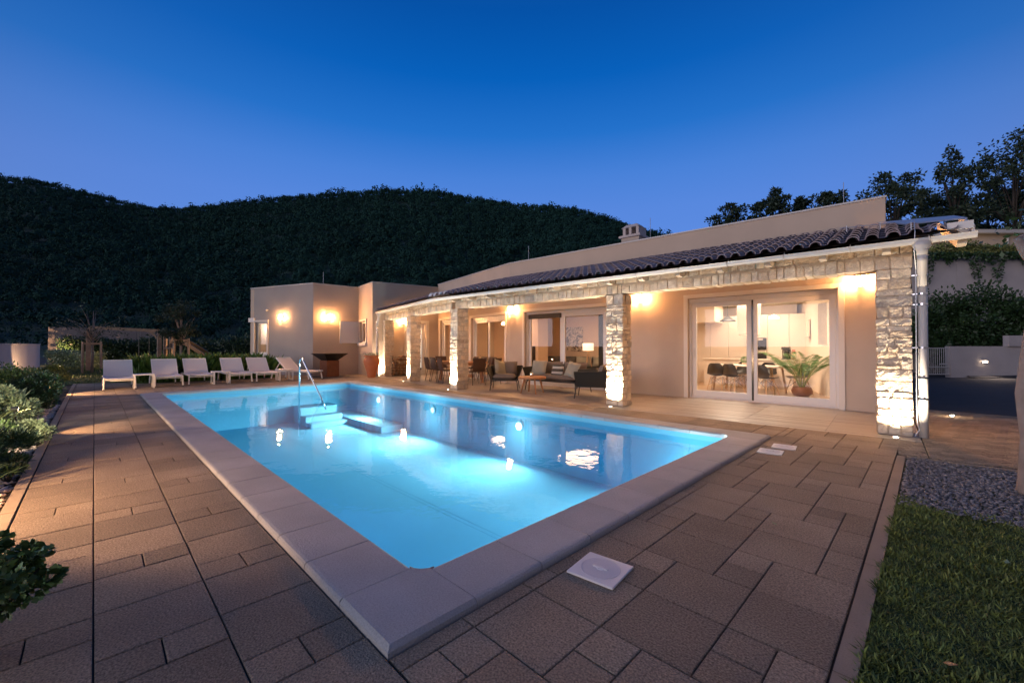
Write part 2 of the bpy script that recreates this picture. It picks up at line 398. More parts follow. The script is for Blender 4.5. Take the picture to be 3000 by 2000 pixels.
CO = .385                                              # coping width
W0 = Vector((-9.85, 10.9, 0)); WD = Vector((-.969, .247, 0)); WN = Vector((-.247, -.969, 0))   # wing: start, direction, outward normal
K = Vector((-15.79, 12.41, 0)); C2 = Vector((-16.55, 9.45, 0)); SD = Vector((.247, .969, 0))
C1 = Vector((-18.53, 9.86, 0)); C0 = Vector((-18.72, 7.84, 0)); CM = Vector((-22.70, 6.57, 0))
def wing(w, out=0.0, z=0.0): return W0+WD*w+WN*out+Vector((0, 0, z))
TE0 = Vector((.12, 7.94, 0)); TE1 = Vector((-9.3, 7.94, 0)); TE2 = Vector((-15.9, 9.42, 0))     # front edge of the terrace
mb = MB()
# strip right of the pool's near end
k = rect_keep(-1.70, -CO-.005, -CO, 12); k.append(hp(TE0, TE1, (0, 0)))
lattice(mb, k, -1.72, -CO, -CO, 6.8)
# strip between the pool and the terrace, to the far deck
k1 = rect_keep(-CO-.005, 13.1, POOL_W+CO+.005, 12)
lattice(mb, k1+[hp(TE0, TE1, (0, 0)), hp(Vector((-9.3, 0, 0)), Vector((-9.3, 5, 0)), (0, 0))], -CO, 13.1, POOL_W+CO, 7)
lattice(mb, k1+[hp(TE1, TE2, (0, 0)), hp(Vector((-9.3, 0, 0)), Vector((-9.3, 5, 0)), (-12, 0))], -CO, 13.1, POOL_W+CO, 9)
# far deck beyond the pool
FAR1 = 18.9
k2 = rect_keep(POOL_L+CO+.005, FAR1, -1.68, 10.5)+[hp(C0, CM, (0, 0)) if False else hp(S(FAR1, 0), S(FAR1, 1), (0, 0))]
for kk in (k2+[hp(TE1, TE2, (0, 0))],):
    lattice(mb, kk, POOL_L+CO, FAR1, -1.68, 9.5)
# left strip: three columns along the pool
for t0, t1, off in ((-1.68, -1.253, .65), (-1.253, -.82, .235), (-.82, -CO-.005, .876)):
    s = off-1.07*4; q = rect_keep(-2.2, POOL_L+CO, t0, t1)
    tm = (t0+min(t1, t0+.43))/2
    while s < POOL_L+CO:
        for (a, b, c, d) in ((s, s+.214, t0, tm), (s, s+.214, tm, t1), (s+.214, s+.642, t0, t1), (s+.642, s+1.07, t0, t1)):
            pl = clip([S(a, c)[:2], S(b, c)[:2], S(b, d)[:2], S(a, d)[:2]], q)
            if pl: paver(mb, pl)
        s += 1.07
deck = struct('pool_deck', mb, M['paver'])
mb = MB()                                              # sand bed seen in the joints, a ring round the pool
for s0, s1, t0, t1 in ((-1.72, 0, -2.0, 7.3), (0, 18.95, -1.70, 0), (POOL_L, 18.95, 0, 10.2), (0, POOL_L, POOL_W, 9.0)):
    mb.poly([S(s0, t0, -.014), S(s1, t0, -.014), S(s1, t1, -.014), S(s0, t1, -.014)][::-1])
struct('joint_sand', mb, M['joint'])
# kerbs
mb = MB()
def kerbrun(a, b, w, h, seg=1.05):
    a = Vector(a); b = Vector(b); n = max(1, int((b-a).length/seg)); d = (b-a)/n
    for i in range(n):
        g = d.normalized()*.004; x = Vector((d.y, -d.x, 0)).normalized()*w
        p = [a+d*i+g, a+d*(i+1)-g]; p = [p[0], p[1], p[1]+x, p[0]+x]
        mb.prism([(q.x, q.y) for q in p], -.12, h)
kerbrun(S(-1.708, 5.52), S(-1.708, -1.5), -.075, .004); kerbrun(S(-2.2, -1.69), S(18.9, -1.69), -.078, .006)
kerbrun(S(-1.79, 5.50), S(-5, 5.62), -.06, .004)
struct('kerb', mb, M['kerb'])
# terrace floor in one piece (large tiles drawn by thin joints)
tf = MB(); E0 = Vector((.30, 10.9, 0))
def tiles(o, dx, dy, nx, ny, keep):
    for i in range(nx):
        for j in range(ny):
            q = [o+dx*i+dy*j, o+dx*(i+1)+dy*j, o+dx*(i+1)+dy*(j+1), o+dx*i+dy*(j+1)]
            q = clip([(p.x, p.y) for p in q], keep)
            if q: paver(tf, q, gap=.0012, zt=.001, bev=.0012)
bis = hp(TE1, W0, (0, 8)); bis2 = hp(TE1, W0, (-14, 10))
tiles(Vector((.5, 7.9, 0)), Vector((-1.2, 0, 0)), Vector((0, .2, 0)), 10, 17, [hp(TE0, TE1, (0, 10)), hp((0, 10.95), (1, 10.95), (0, 8)), bis, hp((.36, 7), (.36, 9), (-3, 8))])
tiles(W0+WN*3.2+WD*-1.5, WD*1.2, -WN*.2, 8, 18, [hp(TE1, TE2, (-12, 11)), hp(W0-WN*.05, K-WN*.05, (-12, 8)), bis2, hp(C2, K, (-10, 10))])
struct('terrace_floor', tf, M['floor'])
mb = MB()
mb.poly([Vector((.4, 7.9, -.02)), Vector((.4, 11, -.02)), Vector((-9.8, 11, -.02)), Vector((-15.9, 12.6, -.02)), Vector((-16.6, 9.3, -.02)), TE1+Vector((0, -.02, -.02))])
mb.poly([(-15.6, 9.33, .0035), (-15.6, 9.36, .0035), (-11.2, 8.37, .0035), (-11.2, 8.34, .0035)])
struct('terrace_bed', mb, M['joint'])
# ground sheet with the pool cut out, reaching the horizon
mb = MB(); B = 1500; g0, g1, g2, g3 = -.3, POOL_L+.3, -.3, POOL_W+.3; zg = -.05
for (a, b, c, d) in ((-B, g0, -B, B), (g1, B, -B, B), (g0, g1, -B, g2), (g0, g1, g3, B)):
    mb.poly([S(a, c, zg), S(a, d, zg), S(b, d, zg), S(b, c, zg)])
struct('ground', mb, M['soil'])
# lawns
mb = MB(); mb.poly([S(-1.79, -2, -.012), S(-1.79, 5.49, -.012), S(-9, 5.8, -.012), S(-9, -2, -.012)][::-1]); struct('lawn', mb, M['lawn'])
mb = MB(); mb.poly([S(18.95, -6, -.02), S(18.95, 10.5, -.02), S(45, 16, -.02), S(45, -12, -.02)]); struct('far_lawn', mb, M['lawn'])
def blades(P0, h, w, lean, m, name):
    n = len(P0); rng = NPR
    D = np.stack([rng.normal(size=n)*lean, rng.normal(size=n)*lean, np.ones(n)], 1); D /= np.linalg.norm(D, axis=1, keepdims=True)
    hh = h*rng.uniform(.4, 1.25, size=(n, 1))*(1+.45*np.sin(P0[:, :1]*11+2*np.sin(P0[:, 1:2]*7))*np.sin(P0[:, 1:2]*13+P0[:, :1]*5)); a = rng.uniform(0, 2*pi, n); X = np.stack([np.cos(a), np.sin(a), np.zeros(n)], 1)*w
    bend = np.stack([np.cos(a+1.57), np.sin(a+1.57), np.zeros(n)], 1)*hh*.25
    v = np.stack([P0-X, P0+X, P0+D*hh*.6+X*.8, P0+D*hh+bend], 1)
    mb = MB(); mb.np.append(v.reshape(-1, 3)); return struct(name, mb, m, kind='stuff')
n = 130000; s = -1.785-NPR.uniform(0, 1, n)**1.3*2.6; t = NPR.uniform(.3, 3.85, n)+0*s
tt = t; keepm = tt < 3.55+.12*np.sin(s*9)+NPR.normal(size=n)*.10+.06*(-s-1.8)
s, t = s[keepm], t[keepm]
pts = np.stack([PO[0]+s*PA[0]+t*PB[0], PO[1]+s*PA[1]+t*PB[1], np.full(len(s), -.012)], 1)
blades(pts, .036, .0016, 1.15, M['blade'], 'lawn_grass')
n = 30000; x = NPR.uniform(-36, -20.8, n); y = NPR.uniform(-4, 9, n); mk = (y < 6.4-(x+20.8)*-.0) | (x < -23)
pts = np.stack([x, y, np.full(n, -.02)], 1)[mk]; blades(pts, .09, .008, .5, M['blade'], 'far_lawn_grass')
# pebbles
def pebbles(name, m, fn, n, r0, r1):
    rng = NPR; ico = bmesh.new(); bmesh.ops.create_icosphere(ico, subdivisions=1, radius=1); V = np.array([v.co[:] for v in ico.verts]); F = [tuple(v.index for v in f.verts) for f in ico.faces]; ico.free()
    vs = []; fs = []
    for i in range(n):
        x, y, z = fn(i); r = rng.uniform(r0, r1); sc = np.array([r*rng.uniform(.8, 1.4), r*rng.uniform(.6, 1), r*rng.uniform(.4, .7)]); a = rng.uniform(0, 2*pi)
        v = V*sc*(1+rng.normal(size=(len(V), 1))*.08); v = np.stack([v[:, 0]*cos(a)-v[:, 1]*sin(a), v[:, 0]*sin(a)+v[:, 1]*cos(a), v[:, 2]], 1)+np.array([x, y, z])
        b = len(vs); vs.extend(map(tuple, v)); fs.extend(tuple(k+b for k in f) for f in F)
    mb = MB(); mb.add(vs, fs); return struct(name, mb, m, kind='stuff', smooth=True)
def gfn(i):
    s = -1.80-NPR.uniform(0, 1)*2.2; t = NPR.uniform(3.45, 5.46); p = S(s, t); return p.x, p.y, NPR.uniform(-.012, .012)
pebbles('gravel_bed', M['pebble'], gfn, 15000, .008, .017)
def bfn(i):
    s = NPR.uniform(.8, 12); t = -1.80-abs(NPR.normal())*.28; p = S(s, t); return p.x, p.y, NPR.uniform(-.04, -.02)
pebbles('bed_pebbles', M['pebble_w'], bfn, 3000, .014, .032)
# small cobbles right of the house, asphalt drive behind
mb = MB(); kk = [hp((.37, 0), (.37, 9), (3, 8)), hp((0, 6.9), (1, 6.93), (0, 9)), hp(W(0, 0)+Vector((-2, 12.4, 0)), W(0, 0)+Vector((6, 11.6, 0)), (2, 8))]
kk2 = [hp((.10, 6.95), (.10, 9), (3, 8)), hp((0, 6.9), (1, 6.93), (0, 9)), hp((0, 7.93), (1, 7.93), (0, 0)), hp((.37, 7), (.37, 9), (0, 8))]
for keep in (kk, kk2):
    for i in range(-50, 60):
        for j in range(-45, 60):
            a = radians(28); o = Vector((1.5, 9, 0)); ex = Vector((cos(a), sin(a), 0))*.21; ey = Vector((-sin(a), cos(a), 0))*.14
            q = [o+ex*(i+.5*(j % 2))+ey*j]; q = [q[0], q[0]+ex, q[0]+ex+ey, q[0]+ey]
            if abs(q[0].x-1.5) > 5.5: continue
            q = clip([(p.x, p.y) for p in q], keep)
            if q: paver(mb, q, gap=.0065, bev=.008)
struct('cobble_path', mb, M['paver'])
mb = MB(); mb.poly([(.05, 6.9, -.014), (7, 6.95, -.014), (7, 11.8, -.014), (.05, 12.4, -.014)]); struct('cobble_bed', mb, M['joint'])
mb = MB(); mb.poly([(-3, 11.9, -.020), (12, 11.2, -.020), (30, 60, -.020), (-6, 60, -.020)]); struct('driveway', mb, M['asphalt'])
mb = MB(); a, b, c, d = W(17.3, 18.9, -.02), W(17.3, 30, -.02), W(23, 31, .9), W(21, 20.5, .75); mb.poly([a, b, W(17.3, 30, .25), W(17.3, 19.8, .02)]); mb.poly([W(17.3, 19.0, .0), W(17.3, 30, .25), c, d]); struct('driveway_ramp', mb, M['asphalt'])

# ================================================================== POOL
pool = thing('swimming_pool', 'long rectangular pool with blue liner and grey coping, lit under water', 'swimming pool', S(POOL_L/2, POOL_W/2))
ZB = -1.15; mb = MB(); PLs, PWs = POOL_L, POOL_W
c = [S(0, 0), S(PLs, 0), S(PLs, PWs), S(0, PWs)]
rc = .10
def rounded(z, o=0.0):
    pts = []
    for (cs, ct, a0) in ((rc-o, rc-o, 180), (PLs-rc+o, rc-o, 270), (PLs-rc+o, PWs-rc+o, 0), (rc-o, PWs-rc+o, 90)):
        for q in range(5):
            a = radians(a0+q*22.5); pts.append(S(cs+rc*cos(a), ct+rc*sin(a), z))
    return pts
lo = rounded(ZB); hi = rounded(.0); n = len(lo)
mb.add(lo+hi, [(i, n+i, n+(i+1) % n, (i+1) % n) for i in range(n)]); mb.add(lo, [tuple(range(n))])
basin = P('basin', mb, M['liner'], pool)
mb = MB()
for (s0, s1, t0, t1, z0, z1) in ((8.9, 12.58, 4.45, 5.14, ZB, -.96), (11.9, 12.58, 3.3, 4.44, ZB, -.62), (11.45, 11.89, 3.3, 4.44, ZB, -.86), (11.0, 11.44, 3.3, 4.44, ZB, -1.02)):
    mb.prism([S(s0, t0)[:2], S(s1, t0)[:2], S(s1, t1)[:2], S(s0, t1)[:2]], z0, z1)
P('step', mb, M['liner'], pool, bevel=.02)
mb = MB()
for t in (2.38, 2.46):
    mb.prism([S(.2, t)[:2], S(10.9, t)[:2], S(10.9, t+.014)[:2], S(.2, t+.014)[:2]], ZB+.0008, ZB+.0016)
P('liner_seam', mb, M['seam'], pool)
# coping stones: profile with rounded outer and inner edges
mb = MB()
def coping(a, b, inn, seg):
    """a->b along the inner edge, inn = outward unit"""
    a = Vector(a); b = Vector(b); n = max(1, round((b-a).length/seg)); d = (b-a)/n; u = d.normalized()
    for i in range(n):
        p0 = a+d*i+u*.004; p1 = a+d*(i+1)-u*.004; pr = []
        prof = [(-.03, -.02), (-.03, .022), (-.022, .034), (-.008, .040), (CO-.03, .040), (CO-.012, .036), (CO-.002, .026), (CO, .010), (CO, -.05)]
        vs = [p+inn*x+Vector((0, 0, z)) for p in (p0, p1) for x, z in prof]; m = len(prof)
        fs = [(k, k+1, m+k+1, m+k) for k in range(m-1)]+[tuple(range(m))[::-1], tuple(range(m, 2*m))]
        mb.add(vs, fs)
uA = Vector((PA[0], PA[1], 0)); uB = Vector((PB[0], PB[1], 0))
coping(S(.10, 0), S(PLs-.1, 0), -uB, .50); coping(S(PLs-.1, PWs), S(.10, PWs), uB, .50)
coping(S(0, .10), S(0, PWs-.1), -uA, .515); coping(S(PLs, PWs-.1), S(PLs, .10), uA, .515)
def corner(cs, ct, ds, dt):       # L shaped corner stone with a rounded inner corner
    pts = [(cs+ds*.1, ct-dt*CO), (cs-ds*CO, ct-dt*CO), (cs-ds*CO, ct+dt*.1), (cs-ds*-.03, ct+dt*.1)]
    for q in range(5):
        a = radians(q*22.5); pts.append((cs+ds*(.13-.10*cos(a)), ct+dt*(.13-.10*sin(a))))
    pts.append((cs+ds*.1, ct+dt*.03)) if False else None
    pts = pts[:4]+[p for p in pts[4:]]+[(cs+ds*.1, ct+dt*.03)]
    ring = lambda o, z: [S(cs+(p[0]-cs)*(1-o) if abs(p[0]-cs) > .2 else p[0], ct+(p[1]-ct)*(1-o) if abs(p[1]-ct) > .2 else p[1], z) for p in pts]
    r0, r1, r2 = ring(0, -.05), ring(0, .020), ring(.05, .040); n = len(pts)
    fs = [tuple(range(2*n, 3*n))]
    for k in range(n): j = (k+1) % n; fs += [(k, j, n+j, n+k), (n+k, n+j, 2*n+j, 2*n+k)]
    mb.add(r0+r1+r2, fs)
corner(0, 0, 1, 1); corner(PLs, 0, -1, 1); corner(PLs, PWs, -1, -1); corner(0, PWs, 1, -1)
bmx = bmesh.new()
cop = P('coping', mb, M['coping'], pool)
bmx.from_mesh(cop.data); bmesh.ops.recalc_face_normals(bmx, faces=bmx.faces); bmx.to_mesh(cop.data); bmx.free()
# underwater lamps and fittings
for i, s in enumerate((4.2, 10.4, .48, 7.4)):  # last lamp is unseen, added to brighten the water along the house side
    c0 = S(s, PWs-.012, -.40); l = MB()
    prof = [(.0, .0), (.075, .0), (.085, -.004)]
    ax = -uB; X = uA; Z = Vector((0, 0, 1))
    def disc(mbx, c, r, d, n=20):
        vs = [c+X*r*cos(2*pi*k/n)+Z*r*sin(2*pi*k/n) for k in range(n)]; vs2 = [v+ax*d for v in vs]
        mbx.add(vs+vs2, [(k, (k+1) % n, n+(k+1) % n, n+k) for k in range(n)]+[tuple(range(n, 2*n))]); return mbx
    pl_ = P('pool_lamp', disc(l, c0, .12, .012), M['liner'], pool)
    P('lens', disc(MB(), c0+ax*.013, .075, .006), M['poollens'] if i < 2 else M['dimlens'], pl_)
    lamp('AREA', 'pool_light', c0+ax*.05, (115, 175, 180, 175)[i], COOL, .24, aim=c0+ax*3+Vector((0, 0, .45)), parent=pool)
    lamp('POINT', 'pool_lamp_glow', c0+ax*.45+Vector((0, 0, -.10)), 16, COOL, .12, parent=pool)
mb = MB(); c0 = S(.60, 1.80, ZB); mb.lathe([(0, .03), (.03, .03), (.05, .024), (.10, .02), (.115, .004), (.115, .001)], c0, 24)
for k in range(14):
    a = 2*pi*k/14; mb.bar(c0+Vector((cos(a)*.055, sin(a)*.055, .027)), c0+Vector((cos(a)*.10, sin(a)*.10, .024)), .012, .008)
P('floor_drain', mb, M['seam'], pool)
mb = MB(); top_ = rounded(-.10, -.002); bot_ = rounded(ZB+.001, -.002); n = len(top_)
mb.add(bot_+top_, [(i, (i+1) % n, n+(i+1) % n, n+i) for i in range(n)]+[tuple(range(n))[::-1], tuple(range(n, 2*n))]); struct('water', mb, M['water'])
# skimmer lids
def lid(name, cs, ct, sz, ang, label, g='white lids in the paving'):
    o = thing(name, label, 'skimmer lid', S(cs, ct, .002), radians(3.2)+ang, g); h = sz/2
    m = MB().box(-h, h, -h, h, 0, .013); P('plate', m, M['pvc'], o, bevel=.004, local=True)
    m = MB().lathe([(h*.80, .0125), (h*.80, .0155), (h*.775, .0155), (h*.76, .0138), (0, .0138)], n=40); P('round_cover', m, M['sling'], o, local=True)
    m = MB().lathe([(0, .018), (.022, .018), (.024, .014)], n=16); m.box(-.045, .045, -.007, .007, .0138, .020); P('handle', m, M['pvc'], o, local=True)
    return o
lid('skimmer_lid', -.633, .825, .285, 0, 'large square white lid with round cover lying beside the near coping corner')
lid('skimmer_lid', -.60, 4.62, .26, 0, 'nearer of two small white lids by the right pool corner')
lid('skimmer_lid', -.66, 5.02, .26, 0, 'farther of two small white lids by the right pool corner')
# steel handrail
mb = MB(); a0 = S(11.95, 2.95, -.5); top = Vector((-11.9, 4.66, 1.0))
p = S(10.1, 3.30); q = Vector((-11.88, 4.62, 0))
mb.tube([q+Vector((0, 0, -.7)), q+Vector((0, 0, .86)), q+Vector((.02, .005, .93)), q+Vector((.07, .015, .97)), q+Vector((.13, .03, .94)), Vector((-11.12, 4.87, -.05)), Vector((-10.95, 4.93, -.35))], .018, 12)
solo('handrail', mb, M['steel'], 'bent polished steel handrail rising out of the pool by the steps', 'handrail', smooth=True)
# ================================================================== HOUSE
house = thing('house', 'single storey beige villa with tiled lean-to porch and stone pillars beside the pool', 'house', (-8, 11, 0))
def wallmb(mb, a, b, z0, z1, ops=(), th=.30, inward=None):
    """wall from a to b (outer face), thickness th to the left of a->b or along inward, rectangular openings (u0,u1,z0,z1)"""
    a = Vector(a[:2]); b = Vector(b[:2]); Lw = (b-a).length; u = (b-a)/Lw; nrm = Vector((-u.y, u.x)) if inward is None else Vector(inward[:2]).normalized()
    us = sorted({0.0, Lw, *[x for o in ops for x in o[:2]]}); zs = sorted({z0, z1, *[x for o in ops for x in o[2:4] if z0 <= x <= z1]})
    def pt(x, d, z): p = a+u*x+nrm*d; return (p.x, p.y, z)
    hole = lambda x, z: any(o[0] < x < o[1] and o[2] < z < o[3] for o in ops)
    for i in range(len(us)-1):
        for j in range(len(zs)-1):
            if hole((us[i]+us[i+1])/2, (zs[j]+zs[j+1])/2): continue
            for d in (0, th): mb.quad(pt(us[i], d, zs[j]), pt(us[i+1], d, zs[j]), pt(us[i+1], d, zs[j+1]), pt(us[i], d, zs[j+1]))
    for o in ops:
        x0, x1, zz0, zz1 = o[0], o[1], max(o[2], z0), o[3]
        for (p, q) in (((x0, zz0), (x0, zz1)), ((x1, zz0), (x1, zz1)), ((x0, zz1), (x1, zz1)), ((x0, zz0), (x1, zz0))):
            mb.quad(pt(p[0], 0, p[1]), pt(q[0], 0, q[1]), pt(q[0], th, q[1]), pt(p[0], th, p[1]))
    mb.quad(pt(0, 0, z1), pt(Lw, 0, z1), pt(Lw, th, z1), pt(0, th, z1))
    for x in (0, Lw): mb.quad(pt(x, 0, z0), pt(x, 0, z1), pt(x, th, z1), pt(x, th, z0))
    return mb
YF = 10.9; HP = 4.20
EX = .02                                                   # right end of the parapet
# openings along the main wall measured from its right end
def mo(x0, x1): return (EX-x1, EX-x0)
main_ops = [(*mo(-3.74, -.72), -.1, 2.50), (*mo(-9.16, -6.05), -.1, 2.46)]
wing_ops = [(.30, 2.84, -.1, 2.44), (3.95, 5.85, -.1, 2.50)]
mb = MB()
wallmb(mb, (EX, YF), (W0.x, YF), -.1, HP, main_ops, .30, (0, 1))
P('main_wall', mb, M['plaster'], house)
mb = MB(); wallmb(mb, W0, K, -.1, HP, wing_ops, .30, -WN)
P('wing_wall', mb, M['plaster'], house)
side_ops = [(1.55, 2.45, -.1, 2.34)]
mb = MB(); wallmb(mb, C2, C2+SD*7.0, -.1, 4.07, side_ops, .30, -Vector((SD.y, -SD.x, 0)))
mb = wallmb(mb, C1, C2, -.1, 4.07, [(.22, 1.16, 1.46, 2.44)], .30, (.2, 1))
P('bathroom_wall', mb, M['plaster'], house)
mb = MB(); wallmb(mb, C0, C1, -.1, 4.05, (), .30, (-1, 0.1)); P('annex_wall', mb, M['plaster'], house)
LW = (C0-CM).length
mb = MB(); wallmb(mb, CM, C0, -.1, 4.05, [(.33, 1.20, .95, 2.44)], .30, (-.31, .95)); P('annex_wall', mb, M['plaster_g'], house)
# back of the house, flat roofs and ceilings, so that light stays inside
KB = K+SD*5.5; BR = Vector((-1.3, 17.2, 0)); BL = Vector((-9.0, 17.2, 0))
mb = MB()
for a_, b_, i_ in (((EX-.07, YF+.31), BR, (-1, -.2)), (BR, BL, (0, -1)), (BL, KB, (-.2, -1)), (CM, CM+Vector((-.4, 1.3, 0))*6, (1, .3))):
    P('rear_wall', wallmb(MB(), a_, b_, -.1, 4.0, (), .25, i_), M['plaster'], house)

mb = MB(); mb.prism([(EX-.1, YF+.31), (W0.x+.05, YF+.31), (K.x+.4, K.y+.25), (KB.x+.2, KB.y-.2), (BL.x, BL.y-.3), (BR.x-.15, BR.y-.3)], 3.55, 3.75)
q = [CM+Vector((.3, .3, 0)), C0+Vector((-.32, .3, 0)), C1+Vector((-.3, .32, 0)), C2+Vector((-.32, .32, 0)), C2+SD*6.5+Vector((-.4, 0, 0)), CM+Vector((-1.8, 7, 0))]
mb.prism([(p.x, p.y) for p in q], 3.5, 3.7); P('flat_roof', mb, M['concrete'], house)
# thin metal caps on the parapets
mb = MB()
def cap(a, b, z, w=.36, inn=(0, 1)):
    a = Vector((a[0], a[1], 0)); b = Vector((b[0], b[1], 0)); i = Vector((inn[0], inn[1], 0)).normalized(); o = -i*.025
    mb.prism([(p.x, p.y) for p in (a+o, b+o, b+i*(w-.03), a+i*(w-.03))], z+.002, z+.035)
cap((EX+.02, YF), (W0.x, YF), HP); cap(W0, K, HP+.001, .34, -WN); cap(C2, C2+SD*6, 4.07, .34, -Vector((SD.y, -SD.x, 0))); cap(C1, C2, 4.071, .3, (.2, 1)); cap(C0, C1, 4.05, .34, (-1, .1)); cap(CM, C0, 4.051, .3, (-.31, .95))
P('parapet_cap', mb, M['gutter'], house)
# ceilings and interior walls -----------------------------------------
CZ = 2.72
XP = -5.40                                                  # partition between kitchen and living room
mb = MB(); mb.prism([(EX-.12, YF+.302), (XP+.05, YF+.302), (XP+.05, 16.9), (-1.5, 16.9)], CZ, CZ+.1); P('kitchen_ceiling', mb, M['ceil'], house)
mb = MB(); mb.prism([(XP-.05, YF+.302), (W0.x+.05, YF+.302), (K.x+.35, K.y+.2), (-14.6, 17), (-9, 16.8), (XP-.05, 16.8)], CZ, CZ+.1); P('living_room_ceiling', mb, M['ceil'], house)
mb = MB(); wallmb(mb, (-.50, YF+.301), (-2.05, 16.6), 0, CZ-.002, (), .1, (1, .2)); wallmb(mb, (XP, YF+.301), (XP, 16.6), 0, CZ-.002, (), .06, (-1, 0)); wallmb(mb, (-2.2, 16.75), (XP, 16.75), 0, CZ-.002, (), .1, (0, 1))
P('kitchen_wall', mb, M['iwall'], house)
mb = MB(); wallmb(mb, (XP-.06, YF+.301), (XP-.06, 16.0), 0, CZ-.002, (), .05, (-1, 0)); wallmb(mb, (XP-.07, 16.0), (-12.6, 16.0), 0, CZ-.002, (), .1, (0, 1)); wallmb(mb, (-12.6, 16.0), (-15.0, 15.4), 0, CZ-.002, (), .1, (0, 1))
P('living_room_wall', mb, M['iwall_o'], house)
mb = MB(); mb.poly([(EX-.15, YF, .004), (-1.4, 16.9, .004), (XP, 16.9, .004), (-9, 16.9, .004), (-14.8, 16.6, .004), (K.x+.05, K.y, .004), (W0.x, YF, .004)]); P('interior_floor', mb, M['ifloor'], house)

# openings: surround, sliding panels, panes ------------------------------
def slider(o3, u, nout, width, height, mull, name='sliding_door', surround=.10, single=False, blind=None, top=.06):
    """o3 lower left corner on the wall plane; u along wall to the right seen from outside; nout outward"""
    def pt(x, d, z): return o3+u*x+nout*d+Vector((0, 0, z))
    def bx(mb, x0, x1, d0, d1, z0, z1):
        vs = [pt(x, d, z) for z in (z0, z1) for x, d in ((x0, d1), (x1, d1), (x1, d0), (x0, d0))]
        return mb.add(vs, [(3, 2, 1, 0), (4, 5, 6, 7), (0, 1, 5, 4), (1, 2, 6, 5), (2, 3, 7, 6), (3, 0, 4, 7)])
    m = MB(); s = surround
    bx(m, -s, -.003, -.02, .035, -.0, height+s); bx(m, width+.003, width+s, -.02, .035, 0, height+s); bx(m, -.002, width+.002, -.02, .034, height+.003, height+s)
    sd = P(name, m, M['trim'], house)
    m = MB(); fr = .05; d0, d1 = -.20, -.08                     # outer frame
    bx(m, .003, fr, d0, d1, .0, height-.003); bx(m, width-fr, width-.003, d0, d1, 0, height-.003); bx(m, fr, width-fr, d0, d1, height-fr-top, height-.003); bx(m, fr, width-fr, d0, d1, .0, .03)
    P('outer_frame', m, M['frame'], sd)
    panels = [(fr+.004, width-fr-.004, -.14)] if single else [(fr+.004, mull-.03, -.165), (mull-.005, width-fr-.004, -.10)]
    for (x0, x1, dd) in panels:
        m = MB(); w = .105; z0, z1 = .034, height-fr-top-.004; e0, e1 = dd-.03, dd+.025; bt = .16
        bx(m, x0, x0+w, e0, e1, z0, z1); bx(m, x1-w, x1, e0, e1, z0, z1); bx(m, x0+w, x1-w, e0, e1, z1-w, z1); bx(m, x0+w, x1-w, e0, e1, z0, z0+bt)
        fo = P('panel_frame', m, M['frame'], sd, bevel=.004)
        m = MB(); m.quad(pt(x0+w-.01, dd, z0+bt-.01), pt(x1-w+.01, dd, z0+bt-.01), pt(x1-w+.01, dd, z1-w+.01), pt(x0+w-.01, dd, z1-w+.01)); P('pane', m, M['glass'], fo if False else sd)
    x = panels[0][0]+.05; m = MB(); m.tube([pt(x, panels[0][2]+.03, 1.02), pt(x, panels[0][2]+.06, 1.02), pt(x, panels[0][2]+.06, 1.22), pt(x, panels[0][2]+.03, 1.22)], .008, 6); P('handle', m, M['frame'], sd)
    return sd, pt, bx
ux = Vector((1, 0, 0)); no = Vector((0, -1, 0))
sdk, ptk, bxk = slider(Vector((-3.74, YF, 0)), ux, no, 3.02, 2.50, 1.43)
m = MB(); bxk(m, 1.415, 1.455, -.135, -.068, .04, 2.38); P('insect_screen', m, M['black'], sdk)   # folded dark screen between the panels
sdl, ptl, bxl = slider(Vector((-9.16, YF, 0)), ux, no, 3.11, 2.46, 1.50)
m = MB(); bxl(m, .1, 1.44, -.10, -.07, 2.22, 2.37); P('shutter_box', m, M['dark_metal'], sdl)
sw, ptw, bxw = slider(wing(2.84), -WD, WN, 2.54, 2.44, 1.22)
m = MB(); bxw(m, 1.20, 1.235, -.135, -.068, .04, 2.3); P('insect_screen', m, M['black'], sw)
s1, pt1, bx1 = slider(wing(5.85), -WD, WN, 1.90, 2.50, 1.0)
m = MB()
for i in range(60):
    a = i/60; bx1(m, .12+a*1.66, .12+a*1.66+.024, -.33-.015*(i % 2), -.32-.015*(i % 2), .05, 2.36)
P('curtain', m, M['blind'], s1)
dside, ptd, bxd = slider(C2+SD*1.55, SD, Vector((SD.y, -SD.x, 0)), .90, 2.34, 0, 'glazed_door', .14, single=True, top=.02)
# lit frosted glass of the side door
M['frost'] = mat('lit_frosted_glass', (.8, .8, .8), .6, emit=.75, ecol=(.95, .92, .86))
m = MB(); bxd(m, .16, .74, -.19, -.18, .3, 2.16); P('frosted_glass', m, M['frost'], dside)
